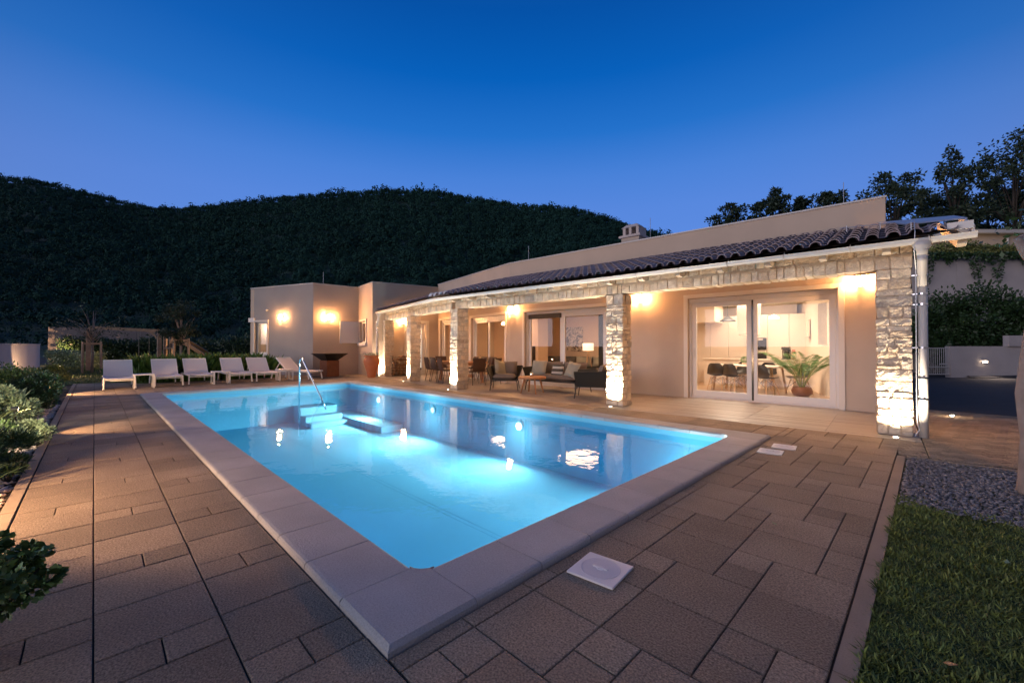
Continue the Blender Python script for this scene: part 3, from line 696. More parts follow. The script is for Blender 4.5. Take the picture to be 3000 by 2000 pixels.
# annex window (far left), with shutter leaf folded against the wall
uw = (C0-CM).normalized(); nw = Vector((uw.y, -uw.x, 0))
wz = CM+uw*.33+Vector((0, 0, .95))
def window(o3, u, nout, w, h, name, lit=None):
    def pt(x, d, z): return o3+u*x+nout*d+Vector((0, 0, z))
    def bx(mb, x0, x1, d0, d1, z0, z1):
        vs = [pt(x, d, z) for z in (z0, z1) for x, d in ((x0, d1), (x1, d1), (x1, d0), (x0, d0))]
        return mb.add(vs, [(3, 2, 1, 0), (4, 5, 6, 7), (0, 1, 5, 4), (1, 2, 6, 5), (2, 3, 7, 6), (3, 0, 4, 7)])
    m = MB(); s = .09
    bx(m, -s, -.002, -.01, .04, -s, h+s); bx(m, w+.002, w+s, -.01, .04, -s, h+s); bx(m, -.001, w+.001, -.01, .04, h+.002, h+s)
    wo = P(name, m, M['trim'], house)
    m = MB(); bx(m, -.12, w+.12, -.02, .09, -s-.05, -.004); P('sill', m, M['white'], wo)
    m = MB(); f = .07; bx(m, .003, f, -.16, -.10, .003, h-.003); bx(m, w-f, w-.003, -.16, -.10, .003, h-.003); bx(m, f, w-f, -.16, -.10, h-f, h-.003); bx(m, f, w-f, -.16, -.10, .003, f); P('frame', m, M['frame'], wo)
    m = MB(); m.quad(pt(f-.01, -.13, f-.01), pt(w-f+.01, -.13, f-.01), pt(w-f+.01, -.13, h-f+.01), pt(f-.01, -.13, h-f+.01)); P('pane', m, M['glass'], wo)
    return wo, pt, bx
wl, ptwl, bxwl = window(wz, uw, nw, .87, 1.49, 'window')
m = MB(); bxwl(m, -.42, .0, .0, .05, 1.50, 1.70); P('shutter_rail', m, M['white'], wl)
m = MB()
for i in range(16): bxwl(m, .40+i*.026, .42+i*.026, -.36-.012*(i % 2), -.35-.012*(i % 2), -.2, 1.6)
P('curtain', m, M['curtain'], wl)
m = MB(); bxwl(m, -.1, 1.2, -1.3, -1.25, -.9, 1.8); bxwl(m, 1.3, 1.35, -1.25, -.31, -.9, 1.8); bxwl(m, -.3, -.25, -1.25, -.31, -.9, 1.8); bxwl(m, -.3, 1.35, -1.3, -.31, 1.76, 1.8); P('room', m, M['iwall_o'], wl)
lamp('POINT', 'bedroom_light', ptwl(.15, -.8, 1.2), 30, LIV, .08, parent=house)
# small bathroom window and its open shutter
ub = (C2-C1).normalized(); nb = Vector((ub.y, -ub.x, 0))
wb, ptb, bxb = window(C1+ub*.22+Vector((0, 0, 1.46)), ub, nb, .94, .98, 'window')
m = MB(); bxb(m, .0, .94, -.34, -.32, -.05, 1.0); P('blind', m, M['blind'], wb)
hz = C1+ub*.16+nb*.05+Vector((0, 0, 1.44)); shd = Vector((-.10, -1, 0)).normalized(); shn = Vector((shd.y, -shd.x, 0))
shu = MB(); e = hz+shd*.86
vs = [p+shn*d+Vector((0, 0, z)) for z in (0, 1.0) for p, d in ((hz, -.02), (e, -.02), (e, .02), (hz, .02))]
shu.add(vs, [(3, 2, 1, 0), (4, 5, 6, 7), (0, 1, 5, 4), (1, 2, 6, 5), (2, 3, 7, 6), (3, 0, 4, 7)])
sh = P('shutter', shu, M['white'], house, bevel=.006)
m = MB(); m.tube([e-shd*.10+shn*s_*.03+Vector((0, 0, -.05)) for s_ in (1, 1.01)]+[e-shd*.10+shn*.03+Vector((0, 0, 1.0))], .012, 8); m.tube([e-shd*.02-shn*.03+Vector((0, 0, -.03)), e-shd*.02-shn*.03+Vector((0, 0, .98))], .012, 8); P('bolt', m, M['zinc'], sh)

# stone pillars -------------------------------------------------------
def rough_stone(mb, x0, x1, y0, y1, z0, z1, T, seed, amp=.011, div=.045):
    """block with rounded, knapped faces"""
    dx, dy, dz = x1-x0, y1-y0, z1-z0; c = Vector(((x0+x1)/2, (y0+y1)/2, (z0+z1)/2)); h = Vector((dx/2, dy/2, dz/2)); r = min(.013, min(h)*.5)
    faces = []
    def grid(ax, sgn):
        a, b = [i for i in range(3) if i != ax]
        na = max(2, min(9, int(h[a]*2/div)+1)); nb = max(2, min(9, int(h[b]*2/div)+1)); vs = []; fs = []
        for i in range(na+1):
            for j in range(nb+1):
                p = Vector((0, 0, 0)); p[ax] = sgn*h[ax]; p[a] = (2*i/na-1)*h[a]; p[b] = (2*j/nb-1)*h[b]
                q = Vector([max(-h[k]+r, min(h[k]-r, p[k])) for k in range(3)]); d = p-q
                if d.length > 1e-6: p = q+d.normalized()*r
                nz = p+c+Vector((seed*3.1, seed*1.7, seed*.3))
                k = mnoise.noise(nz*9)*amp*1.1+mnoise.noise(nz*24)*amp*.9
                dd = (p-q*.6); dd = dd.normalized() if dd.length > 1e-6 else Vector((0, 0, 0)); dd2 = Vector((0, 0, 0)); dd2[ax] = sgn
                vs.append(T @ (p+c+dd2*k))
        for i in range(na):
            for j in range(nb):
                f = (i*(nb+1)+j, (i+1)*(nb+1)+j, (i+1)*(nb+1)+j+1, i*(nb+1)+j+1)
                fs.append(f if (sgn > 0) ^ (ax == 1) else f[::-1])
        return vs, fs
    allv = []; allf = []
    for ax in range(3):
        for sgn in (-1, 1):
            vs, fs = grid(ax, sgn); b = len(allv); allv += vs; allf += [tuple(i+b for i in f) for f in fs]
    # weld so that each stone is one island
    key = {}; mp = []; vv = []
    for v in allv:
        k = (round(v.x, 3), round(v.y, 3), round(v.z, 3))
        if k not in key: key[k] = len(vv); vv.append(v)
        mp.append(key[k])
    mb.add(vv, [tuple(mp[i] for i in f) for f in allf if len({mp[i] for i in f}) == 4])
def pillar(o3, rz, w, d, ztop):
    T = Matrix.Translation(o3) @ Matrix.Rotation(rz, 4, 'Z'); mb = MB(); z = .005; k = 0
    while z < ztop-.03:
        h = R.uniform(.075, .175)
        if ztop-z-h < .06: h = ztop-z
        xs = [0]+([R.uniform(.28, .72)*w] if R.random() < .85 else [])+[w]
        if len(xs) == 3 and R.random() < .3: xs = [0, w*R.uniform(.22, .4), w*R.uniform(.6, .78), w]
        ys = [0, R.uniform(.3, .7)*d, d]
        for i in range(len(xs)-1):
            for j in range(2):
                p = [R.uniform(-.006, .016) for _ in range(4)]
                hh = h if R.random() > .18 or h < .13 else h*R.uniform(.45, .6)
                g = .0045
                X0 = xs[i]-(p[0] if i == 0 else -g); X1 = xs[i+1]+(p[1] if i == len(xs)-2 else -g)
                Y0 = ys[j]-(p[2] if j == 0 else -g); Y1 = ys[j+1]+(p[3] if j == 1 else -g)
                rough_stone(mb, X0, X1, Y0, Y1, z+g, z+hh-g, T, R.uniform(0, 50))
                if hh < h: rough_stone(mb, X0+.003, X1-.004, Y0+.004, Y1, z+hh+g*.5, z+h-g, T, R.uniform(0, 50))
        z += h
    core = MB().box(.013, w-.013, .013, d-.013, 0, ztop, T)
    pm = P('stone_pillar', mb, M['stone'], house); P('mortar_core', core, M['mortar'], pm)
    return pm
ZT = 2.43
PW, PD = .385, .40
pil = [(Vector((-.10, 8.30, 0)), 0), (Vector((-4.61, 8.30, 0)), 0), (Vector((-9.93, 8.27, 0)), radians(-7))]
WA = atan2(-WD.y, -WD.x)
pil += [(Vector((-13.46, 9.10, 0)), WA), (Vector((-16.55, 9.92, 0)), WA)]
for o3, rz in pil: pillar(o3, rz, PW, PD, ZT)
# stone lintel between the pillars: soldier course under flat stones
def lintel(a, b, w, z0, z1, sag=.05):
    a = Vector(a); b = Vector(b); Lw = (b-a).length; u = (b-a)/Lw; T = Matrix.Translation(a) @ Matrix.Rotation(atan2(u.y, u.x), 4, 'Z'); mb = MB(); x = 0
    zm = z0+(z1-z0)*.50
    while x < Lw-.02:
        l = R.uniform(.09, .21); l = Lw-x if Lw-x-l < .07 else l
        q = (x+l/2)/Lw; arc = sag*(1-(2*q-1)**2)
        rough_stone(mb, x+.004, x+l-.004, -R.uniform(0, .015), w, z0+arc*0+R.uniform(-.008, .008), zm+R.uniform(-.02, .03)-.004, T, R.uniform(0, 50), .007)
        x += l
    x = 0
    while x < Lw-.02:
        l = R.uniform(.16, .42); l = Lw-x if Lw-x-l < .12 else l
        rough_stone(mb, x+.004, x+l-.004, -R.uniform(.0, .02), w, zm+.034, z1, T, R.uniform(0, 50), .007)
        x += l
    lo = P('stone_lintel', mb, M['stone'], house); P('mortar_core', MB().box(0, Lw, .014, w-.01, z0+.012, z1-.01, T), M['mortar'], lo)
lz1 = 2.80
lintel((.30, 8.305, 0), (-.105, 8.305, 0), .4, ZT+.002, lz1) if False else None
def lint(a, b): lintel(a, b, .36, 2.435, lz1)
lint((-9.75, 8.315, 0), (.30, 8.315, 0))
e3 = Vector((-9.93, 8.33, 0)); lint(Vector((-16.9, 10.06, 0)), e3)
# roof ---------------------------------------------------------------
YE = 7.95; ZE = 2.83; SL = (3.68-2.83)/2.95
E0 = Vector((-10.22, YE, 0))
def roofz(d): return ZE+SL*d
mainE = lambda x, d: Vector((x, YE+d, roofz(d)))
wingE = lambda w, d: E0+WD*w-WN*d+Vector((0, 0, roofz(d)))
ctrM = Vector((-4, 9.5, 0)); ctrW = wingE(3, 1.3)
keepM = [hp(E0, W0, ctrM), hp((0, YF-.01), (1, YF-.01), ctrM), hp((0, YE), (1, YE), ctrM), hp((-.06, YF-.02), (.30, 9.45), ctrM), hp((.30, 9.45), (.84, 8.40), ctrM), hp((.84, 9), (.84, 8), ctrM)]
keepW = [hp(E0, W0, ctrW), hp(W0+WN*.01, K+WN*.01, ctrW), hp(E0, E0+WD, ctrW), hp(C2+Vector((.05, 0, 0)), K+Vector((.05, 0, 0)), ctrW)]
inside = lambda p, ks: all((p[0]-x)*nx+(p[1]-y)*ny >= -.03 for x, y, nx, ny in ks)
tm = MB()
def tiles_on(fn, a0, a1, ks, pitch=.222, course=.36):
    n = int((a1-a0)/pitch)
    for i in range(n):
        a = a0+(i+.5)*pitch; j = 0
        while j*course < 3.0:
            d0 = j*course-.05; d1 = d0+course+.05
            if inside(fn(a, max(.02, d0+.1)), ks) and inside(fn(a, d0+course*.5), ks):
                jj = R.uniform(-.008, .008); vs = []; m = 9
                for (d, lift, r) in ((d0, .030, .082), (d1, .004, .072)):
                    for k in range(m):
                        an = pi*k/(m-1); vs.append(fn(a-r*cos(an)+jj, d)+Vector((0, 0, lift+r*.95*sin(an)-.01)))
                # thickness lip
                for k in range(m):
                    an = pi*k/(m-1); r = .068; vs.append(fn(a-r*cos(an)+jj, d0+.001)+Vector((0, 0, .030+r*.95*sin(an)-.01)))
                fs = [(k, k+1, m+k+1, m+k) for k in range(m-1)]+[(2*m+k, 2*m+k+1, k+1, k) for k in range(m-1)]
                tm.add(vs, fs)
            # pan tile between covers
            ap = a+pitch/2
            if inside(fn(ap, max(.02, d0+.1)), ks) and inside(fn(ap, d0+course*.5), ks):
                vs = []; m = 6
                for (d, lift) in ((d0-.03, .028), (d1, .004)):
                    for k in range(m):
                        an = pi*k/(m-1); vs.append(fn(ap-.075*cos(an), d)+Vector((0, 0, lift+.034-.042*sin(an))))
                tm.add(vs, [(k, k+1, m+k+1, m+k) for k in range(m-1)])
            j += 1
tiles_on(mainE, -10.9, .84, keepM); tiles_on(wingE, -.9, 6.3, keepW)
roof = P('tiled_roof', tm, M['tile'], house, smooth=False)
def lift(poly, fn): return fn(poly)
def plane_poly(ks, big, dz):
    q = clip(big, ks); return q
mb = MB()
q = clip([(-12, YE), (2, YE), (2, 12), (-12, 12)], keepM); mb.poly([(x, y, roofz(y-YE)-.015) for x, y in q])
q2 = clip([(-19, 6), (-8, 6), (-8, 14), (-19, 14)], keepW); wd_ = lambda x, y: -((Vector((x, y, 0))-E0).dot(WN))
mb.poly([(x, y, roofz(wd_(x, y))-.015) for x, y in q2]); P('underlay', mb, M['under'], roof)
mb = MB()
mb.poly([(x, y, roofz(y-YE)-.10) for x, y in q][::-1]); mb.poly([(x, y, roofz(wd_(x, y))-.10) for x, y in q2][::-1]); P('soffit', mb, M['soffit'], house)
# mortar bedding at the eave bend, zinc sheet at the right end, verge board
mb = MB()
for k in range(4): 
    p = mainE(E0.x-.28+k*.22, .05); mb.lathe([(.0, .13), (.06, .12), (.11, .07), (.13, .0)], (p.x, p.y+.03, p.z-.01), 10)
P('eave_plaster', mb, M['white'], house, smooth=True)
mb = MB()
pts = [(-.10, YF-.02, .06), (.80, 9.32, .09), (.838, 8.30, .11), (.26, 9.42, .06)]
vs = [(x, y, roofz(y-YE)+h) for x, y, h in pts]; mb.add(vs+[(x, y, z-.02) for x, y, z in vs], [(0, 1, 2, 3), (7, 6, 5, 4), (0, 3, 7, 4), (3, 2, 6, 7), (2, 1, 5, 6), (1, 0, 4, 5)])
P('zinc_flashing', mb, M['zinc'], house)
mb = MB(); mb.add([(.845, YE+.06, ZE-.06), (.845, 9.3, roofz(1.35)-.06), (.845, 9.3, roofz(1.35)+.06), (.845, YE+.55, roofz(.55)+.05), (.845, YE+.06, roofz(.06)+.03)]+[(.875, YE+.06, ZE-.06), (.875, 9.3, roofz(1.35)-.06), (.875, 9.3, roofz(1.35)+.06), (.875, YE+.55, roofz(.55)+.05), (.875, YE+.06, roofz(.06)+.03)], [(0, 1, 2, 3, 4), (9, 8, 7, 6, 5), (0, 4, 9, 5), (4, 3, 8, 9), (3, 2, 7, 8), (1, 0, 5, 6)])
mb.bar((.62, YE+.02, ZE+.05), (.86, YE+.02, ZE+.05), .015, .10); P('verge_board', mb, M['white'], house)
# rafter tails
mb = MB(); x = -9.6
while x < .8:
    mb.add([(x+dx, y, z) for dx in (-.045, .045) for y, z in ((YE+.05, ZE-.185), (YE+.05, ZE-.105), (YE+2.9, roofz(2.9)-.105), (YE+2.9, roofz(2.9)-.24), (YE+.22, ZE-.20))], [(0, 1, 2, 3, 4), (9, 8, 7, 6, 5), (0, 4, 9, 5), (4, 3, 8, 9), (1, 0, 5, 6)]); x += .74
w = .5
while w < 6.0:
    a, b = wingE(w, .05), wingE(w, 2.9); mb.bar(a-Vector((0, 0, .15)), b-Vector((0, 0, .16)), .09, .09); w += .74
P('rafter', mb, M['soffit'], house)
# half round gutter with brackets
def gutter(path, r=.068, n=10):
    mb = MB(); pts = [Vector(p) for p in path]; vs = []; m = n+1; k2 = 0
    for rr in (r, r-.006):
        for i, p in enumerate(pts):
            d = (pts[min(i+1, len(pts)-1)]-pts[max(i-1, 0)]).normalized(); side = Vector((d.y, -d.x, 0))
            for k in range(m):
                a = pi*k/n; vs.append(p+side*rr*cos(a)+Vector((0, 0, -rr*sin(a)*1.05)))
    fs = []; L_ = len(pts)
    for s_ in range(2):
        for i in range(L_-1):
            for k in range(n):
                o_ = s_*L_*m; f = (o_+i*m+k, o_+i*m+k+1, o_+(i+1)*m+k+1, o_+(i+1)*m+k); fs.append(f)
    for i in range(L_-1):
        for k in (0, n): fs.append((i*m+k, (i+1)*m+k, L_*m+(i+1)*m+k, L_*m+i*m+k))
    fs += [tuple(range(m)), tuple(range((L_-1)*m, L_*m))]
    mb.add(vs, fs); return mb
GZ = 2.755; gy = YE-.055
gb = E0+Vector((0, 0, 0)); ge = E0+WD*6.05
gut = P('gutter', gutter([(.88, gy, GZ), (-5, gy, GZ-.004), (gb.x+.25, gy, GZ-.008), (gb.x-.12, gy+.02, GZ-.008), (ge.x-.0136, ge.y-.055, GZ-.012)]), M['gutter'], house, smooth=True)
def brk(p, u):
    mb = MB()
    side = Vector((u.y, -u.x, 0)); pts = [p+side*.074*cos(pi*k/10)+Vector((0, 0, -.078*sin(pi*k/10))) for k in range(11)]+[p+side*-.074+Vector((0, 0, .05))]
    mb.tube(pts, .0055, 5); P('bracket', mb, M['gutter'], gut)
for i in range(13): brk(Vector((.45-i*.83, gy, GZ)), Vector((1, 0, 0)))
for i in range(6): brk(E0+WD*(.6+i*.95)+WN*.055+Vector((0, 0, GZ-.01)), -WD)
# downpipes with funnel and clips
def downpipe(p, gp, name='downpipe', r=.052):
    mb = MB(); p = Vector(p); gp = Vector(gp)
    mb.tube([gp+Vector((0, 0, -.04)), gp+Vector((0, 0, -.10)), gp+Vector((0, 0, -.16)), gp+Vector((0, 0, -.22))], [.10, .095, .06, r+.004], 16)
    mb.tube([gp+Vector((0, 0, -.215)), gp+Vector((0, 0, -.27)), p+Vector((0, 0, gp.z-.42-p.z)), p+Vector((0, 0, gp.z-.60-p.z))], r+.003, 16)
    mb.tube([p+Vector((0, 0, gp.z-.58-p.z)), p], r, 16)
    dp = P(name, mb, M['gutter'], house, smooth=True)
    for z in (.55, .85, 1.28, 1.9, 2.05, 2.32):
        m = MB()
        if z < gp.z-.3: m.lathe([(r+.001, z-.012), (r+.006, z-.012), (r+.006, z+.012), (r+.001, z+.012)], (p.x, p.y, 0), 16); m.box(p.x-.16, p.x-r, p.y-.004, p.y+.008, z-.006, z+.006); P('pipe_clip', m, M['steel'], dp)
    return dp
downpipe((.40, 8.36, 0), (.38, gy+.02, GZ)); downpipe((-16.10, 9.42, 0), (ge.x+.12, ge.y-.05, GZ-.01))
m = MB(); m.tube([(.31, 8.02, 3.05), (.31, 7.88, 2.86), (.30, 7.86, 2.6), (.33, 8.28, 2.4), (.325, 8.30, .6), (.33, 8.29, .2), (.35, 8.25, .12), (.30, 8.22, .03)], .006, 6)
m.tube([(-.6, 9.6, roofz(1.65)+.13), (.0, 9.0, roofz(1.05)+.14), (.31, 8.02, 3.05)], .005, 6)
for (x, y) in ((-.5, 9.5), (-.05, 9.05), (.28, 8.1)): m.tube([(x, y, roofz(y-YE)+.06), (x, y, roofz(y-YE)+.17)], .006, 5)
P('lightning_wire', m, M['zinc'], house)
# rods and chimneys on the roof
for (p, z0, z1) in (((-19.0, 8.4), 3.7, 4.66), ((-9.9, 12), 3.6, 5.04), ((-5.2, 12), 3.6, 5.12), ((-.68, 12), 3.6, 5.0), ((-3.6, 13), 3.6, 4.9)): P('lightning_rod', MB().tube([(p[0], p[1], z0), (p[0], p[1], z1)], .007, 6), M['zinc'], house)
m = MB(); m.box(-6.50, -5.88, 12.7, 13.3, 3.6, 4.86); ch = P('chimney', m, M['plaster'], house, bevel=.01)
m = MB(); m.prism([(-6.56, 12.64), (-5.82, 12.64), (-5.82, 13.36), (-6.56, 13.36)], 4.86, 4.93); m.add([(-6.5, 12.7, 5.18), (-5.88, 12.7, 5.18), (-5.88, 13.3, 5.18), (-6.5, 13.3, 5.18), (-6.38, 12.82, 5.30), (-6.0, 12.82, 5.30), (-6.0, 13.18, 5.30), (-6.38, 13.18, 5.30)], [(3, 2, 1, 0), (4, 5, 6, 7), (0, 1, 5, 4), (1, 2, 6, 5), (2, 3, 7, 6), (3, 0, 4, 7)])
for x in (-6.45, -6.24, -5.99): m.box(x, x+.09, 12.72, 13.28, 4.93, 5.18)
P('chimney_cap', m, M['concrete'], ch)
m = MB(); m.box(-2.9, -2.72, 13.5, 13.7, 3.6, 4.86); P('chimney', m, M['concrete'], house)

# wall lamps ------------------------------------------------------------
def make_wall_lamp(label):
    o = thing('wall_lamp', label, 'wall lamp', (0, 0, 0), 0, 'square wall lamps')
    P('back_plate', MB().box(-.07, .07, -.106, 0, -.075, .075), M['white'], o, local=True)
    sh = P('shade', MB().box(-.085, .085, -.135, -.108, -.088, .088), M['lampmat'], o, local=True, bevel=.006)
    m = MB()
    for z in (-.098, .090): m.box(-.062, .062, -.140, -.070, z, z+.008)
    for x in (-.010,): m.box(x, x+.02, -.15, -.143, -.094, .096)
    P('cage', m, M['zinc'], o, local=True); return o
spots = [((-.36, YF, 2.60), 0, 'square white wall lamp between the dining room door and the nearest stone pillar'),
         ((-5.0, YF, 2.60), 0, 'square white wall lamp on the wall right of the second pillar'),
         ((-9.72, YF-.001, 2.58), 0, 'square white wall lamp left of the living room sliding door'),
         ((-16.22, 10.75, 2.45), atan2(SD.y, SD.x), 'square white wall lamp on the porch end wall above the firewood'),
         (tuple(CM+uw*2.25+nw*.002+Vector((0, 0, 2.62))), atan2(uw.y, uw.x), 'square white wall lamp on the grey annex wall right of the narrow window'),
         ((-18.655, 8.46, 2.60), atan2((C1-C0).y, (C1-C0).x), 'square white wall lamp on the annex wall above the steel fire bowl')]
wl0 = make_wall_lamp(spots[0][2])
for i, (p, a, lb) in enumerate(spots):
    if i == 0: wl0.location = p; wl0.rotation_euler = (0, 0, a)
    else: dup(wl0, p, a, lb)
# recessed uplights at the foot of each pillar
def make_up(label):
    o = thing('ground_uplight', label, 'uplight', (0, 0, 0), 0, 'uplights in the paving at the pillar feet')
    P('ring', MB().lathe([(.045, .001), (.045, .008), (.032, .009)], n=18), M['steel'], o, local=True); P('lens', MB().lathe([(.033, .006), (0, .007)], n=16), M['lens'], o, local=True); return o
names = ['nearest pillar beside the downpipe', 'second pillar beside the black armchair', 'third pillar in front of the dining chairs', 'fourth pillar left of the dining table', 'last pillar behind the terracotta urn']
up0 = None
for i, (o3, rz) in enumerate(pil):
    T = Matrix.Translation(o3) @ Matrix.Rotation(rz, 4, 'Z'); p = T @ Vector((PW*.52, -.20, 0)); lb = 'small round uplight at the foot of the '+names[i]
    if up0 is None: up0 = make_up(lb); up0.location = p; u_ = up0
    else: u_ = dup(up0, p, 0, lb)
    RM[u_.name] = Matrix.Translation(p)
    lamp('SPOT', 'pillar_light', p+Vector((0, 0, .03)), 340, (1, .80, .57), .022, aim=T @ Vector((PW*.5, .02, 2.0)), parent=u_, angle=120, blend=1.0)
# security camera on the annex wall
o = thing('security_camera', 'small white security camera high on the grey annex wall', 'camera', tuple(CM+uw*1.27+Vector((0, 0, 2.98))), atan2(uw.y, uw.x))
P('mount', MB().lathe([(.0, 0), (.04, 0), (.04, .02), (.015, .03)], n=12), M['white'], o, local=True)
m = MB(); m.tube([(0, 0, .0), (0, -.06, .02), (.02, -.10, .02)], .014, 8); m.tube([(-.03, -.08, .02), (.10, -.15, -.0)], .036, 12); m.lathe([(.0, .04), (.035, .03), (.05, 0), (.035, -.03), (0, -.04)], (-.06, -.06, .0), 12); P('body', m, M['white'], o, local=True, smooth=True)
# ================================================================== POOLSIDE AND PORCH FURNITURE
def make_lounger(label):
    o = thing('sun_lounger', label, 'sun lounger', (0, 0, 0), 0, 'white sun loungers in a row behind the far pool end')
    # local: x across (width .66), y from foot (0) to head (+2.0)
    w = .34; m = MB()
    for x in (-w, w): m.bar((x, 0, .33), (x, 1.95, .33), .03, .05)
    for y in (.02, 1.0, 1.93): m.bar((-w, y, .32), (w, y, .32), .03, .03)
    P('frame', m, M['pvc'], o, local=True, bevel=.004)
    for y, s in ((.10, -1), (1.80, 1)):
        for x in (-w, w):
            l = P('leg', MB().bar((x, y, .31), (x*1.03, y+s*.06, .022), .035, .045), M['pvc'], o, local=True, bevel=.004)
            P('foot_cap', MB().bar((x*1.03, y+s*.061, .024), (x*1.03, y+s*.066, 0), .037, .047), M['dark_metal'], l, local=True)
    m = MB(); m.bar((-w, .16, .27), (w, .16, .27), .025, .03); P('stretcher', m, M['pvc'], o, local=True)
    m = MB(); n = 8; vs = []
    for i in range(n+1):
        for j in range(5):
            y = .0+1.12*i/n; x = -w+.02+(2*w-.04)*j/4; vs.append((x, y, .352-.022*(1-((j-2)/2)**2)))
    fs = [(i*5+j, i*5+j+1, (i+1)*5+j+1, (i+1)*5+j) for i in range(n) for j in range(4)]
    m.add(vs, fs); m.add([(a, b, c-.006) for a, b, c in vs], [f[::-1] for f in fs]); P('seat_sling', m, M['sling'], o, local=True, smooth=True)
    a = radians(43); m = MB(); vs = []; hb = .72
    for i in range(n+1):
        for j in range(5):
            d = hb*i/n; x = -w+.02+(2*w-.04)*j/4; q = .018*(1-((j-2)/2)**2); vs.append((x, 1.12+d*cos(a)+q*sin(a), .355+d*sin(a)-q*cos(a)))
    m.add(vs, fs); m.add([(p[0], p[1]+.006, p[2]-.004) for p in vs], [f[::-1] for f in fs]); P('back_sling', m, M['sling'], o, local=True, smooth=True)
    m = MB(); e = Vector((0, 1.12+hb*cos(a), .355+hb*sin(a)))
    for x in (-w+.01, w-.01): m.bar((x, 1.12, .35), (x, e.y, e.z), .026, .03)
    m.bar((-w, e.y, e.z), (w, e.y, e.z), .028, .03); m.bar((-w*.8, 1.12+.5*cos(a), .355+.5*sin(a)), (-w*.8, 1.75, .33), .02); m.bar((w*.8, 1.12+.5*cos(a), .355+.5*sin(a)), (w*.8, 1.75, .33), .02)
    P('back_frame', m, M['pvc'], o, local=True); return o
FA = radians(86.8)       # loungers lie along the pool axis, head away from the pool
LB = ['leftmost white sun lounger, on its own left of the first side table', 'white sun lounger just right of the first side table', 'white sun lounger just left of the second side table', 'white sun lounger just right of the second side table', 'white sun lounger just left of the third side table', 'rightmost white sun lounger, turned towards the fire bowl']
ly = [(-17.0, 1.50, FA), (-17.15, 2.68, FA), (-17.2, 3.55, FA), (-16.95, 4.62, FA), (-16.8, 5.44, FA), (-16.5, 7.05, FA-radians(-28))]
l0 = make_lounger(LB[0])
for i, (x, y, a) in enumerate(ly):
    if i == 0: l0.location = (x, y, .001); l0.rotation_euler = (0, 0, a)
    else: dup(l0, (x, y, .001), a, LB[i])
def make_table(label):
    o = thing('side_table', label, 'side table', (0, 0, 0), 0, 'low white side tables between the loungers')
    P('table_top', MB().box(-.25, .25, -.25, .25, .40, .435), M['pvc'], o, local=True, bevel=.004)
    for x in (-.225, .225):
        m = MB(); m.bar((x, -.225, .40), (x, -.225, 0.0), .045); m.bar((x, .225, .40), (x, .225, 0), .045); m.bar((x, -.2, .022), (x, .2, .022), .045, .04); P('leg', m, M['pvc'], o, local=True)
    return o
TB = ['low white side table between the first two loungers from the left', 'low white side table between the third and fourth loungers', 'low white side table left of the rightmost lounger']
for i, (x, y) in enumerate(((-17.35, 2.08), (-17.3, 4.10), (-17.15, 6.12))):
    if i == 0: t0 = make_table(TB[0]); t0.location = (x, y, .001); t0.rotation_euler = (0, 0, FA)
    else: dup(t0, (x, y, .001), FA, TB[i])
# fire bowl grill
o = thing('fire_bowl', 'square rusted steel fire bowl with flat black cooking plate before the annex wall', 'fire bowl', (-17.72, 8.12, 0), radians(5))
P('ground_plate', MB().box(-.62, .55, -.62, .60, 0.001, .018), M['dark_metal'], o, local=True)
P('pedestal', MB().box(-.28, .28, -.28, .28, .018, .70), M['corten'], o, local=True, bevel=.006)
m = MB(); r0, r1 = .24, .54
vs = [(sx*r, sy*r, z) for r, z in ((r0, .70), (r1-.04, .955), (r1, .985), (r1, 1.0), (.20, 1.0), (.16, .80)) for sx, sy in ((-1, -1), (1, -1), (1, 1), (-1, 1))]
m.add(vs, [(i*4+k, i*4+(k+1) % 4, (i+1)*4+(k+1) % 4, (i+1)*4+k) for i in range(5) for k in range(4)]+[(20, 21, 22, 23)]); P('bowl', m, M['bowl'], o, local=True)
# terracotta urn with plant
o = thing('terracotta_urn', 'tall terracotta urn with small plant at the end of the porch', 'urn', (-15.95, 9.07, 0))
P('urn', MB().lathe([(0, 0), (.15, 0), (.16, .02), (.20, .25), (.28, .50), (.32, .66), (.31, .76), (.25, .83), (.24, .86), (.30, .885), (.31, .91), (.28, .92), (.24, .88), (.22, .80), (0, .78)], n=32), M['terracotta'], o, local=True, smooth=True)
m = MB(); rng = np.random.default_rng(3); n = 260; pp = np.stack([rng.normal(size=n)*.16, rng.normal(size=n)*.16, .88+rng.uniform(0, .14, n)], 1); m.leaves(pp, rng.normal(size=(n, 3))+np.array([0, 0, .7]), .05, .03, rng)
P('plant', m, M['leaf_p'], o, local=True)
# firewood rack, logs
fo = Vector((-16.55, 10.75, 0)); fa = atan2(SD.y, SD.x)
o = thing('firewood_rack', 'wire mesh firewood rack against the porch end wall', 'log rack', (-16.05, 10.52, 0), fa)
m = MB(); w = .95; hh = .88
for i in range(14): m.tube([(-w/2+i*w/13, -.33, 0), (-w/2+i*w/13, -.33, hh)], .0035, 4)
for i in range(13): m.tube([(-w/2, -.33, .02+i*hh/13), (w/2, -.33, .02+i*hh/13)], .0035, 4)
P('mesh_panel', m, M['dark_metal'], o, local=True)
m = MB()
for x in (-w/2, w/2): m.bar((x, -.33, 0), (x, -.33, hh), .025); m.bar((x, -.02, 0), (x, -.02, hh), .025); m.bar((x, -.33, hh-.01), (x, -.02, hh-.01), .02)
m.bar((-w/2, -.33, .03), (w/2, -.33, .03), .025); m.bar((-w/2, -.02, .03), (w/2, -.02, .03), .025); P('rack_frame', m, M['dark_metal'], o, local=True)
T = Matrix.Translation((-16.05, 10.52, 0)) @ Matrix.Rotation(fa, 4, 'Z')
M['log'] = mat('split_log', (.30, .16, .08), .85, var=.25, vs=9, bump=.5, bs=25)
k = 0
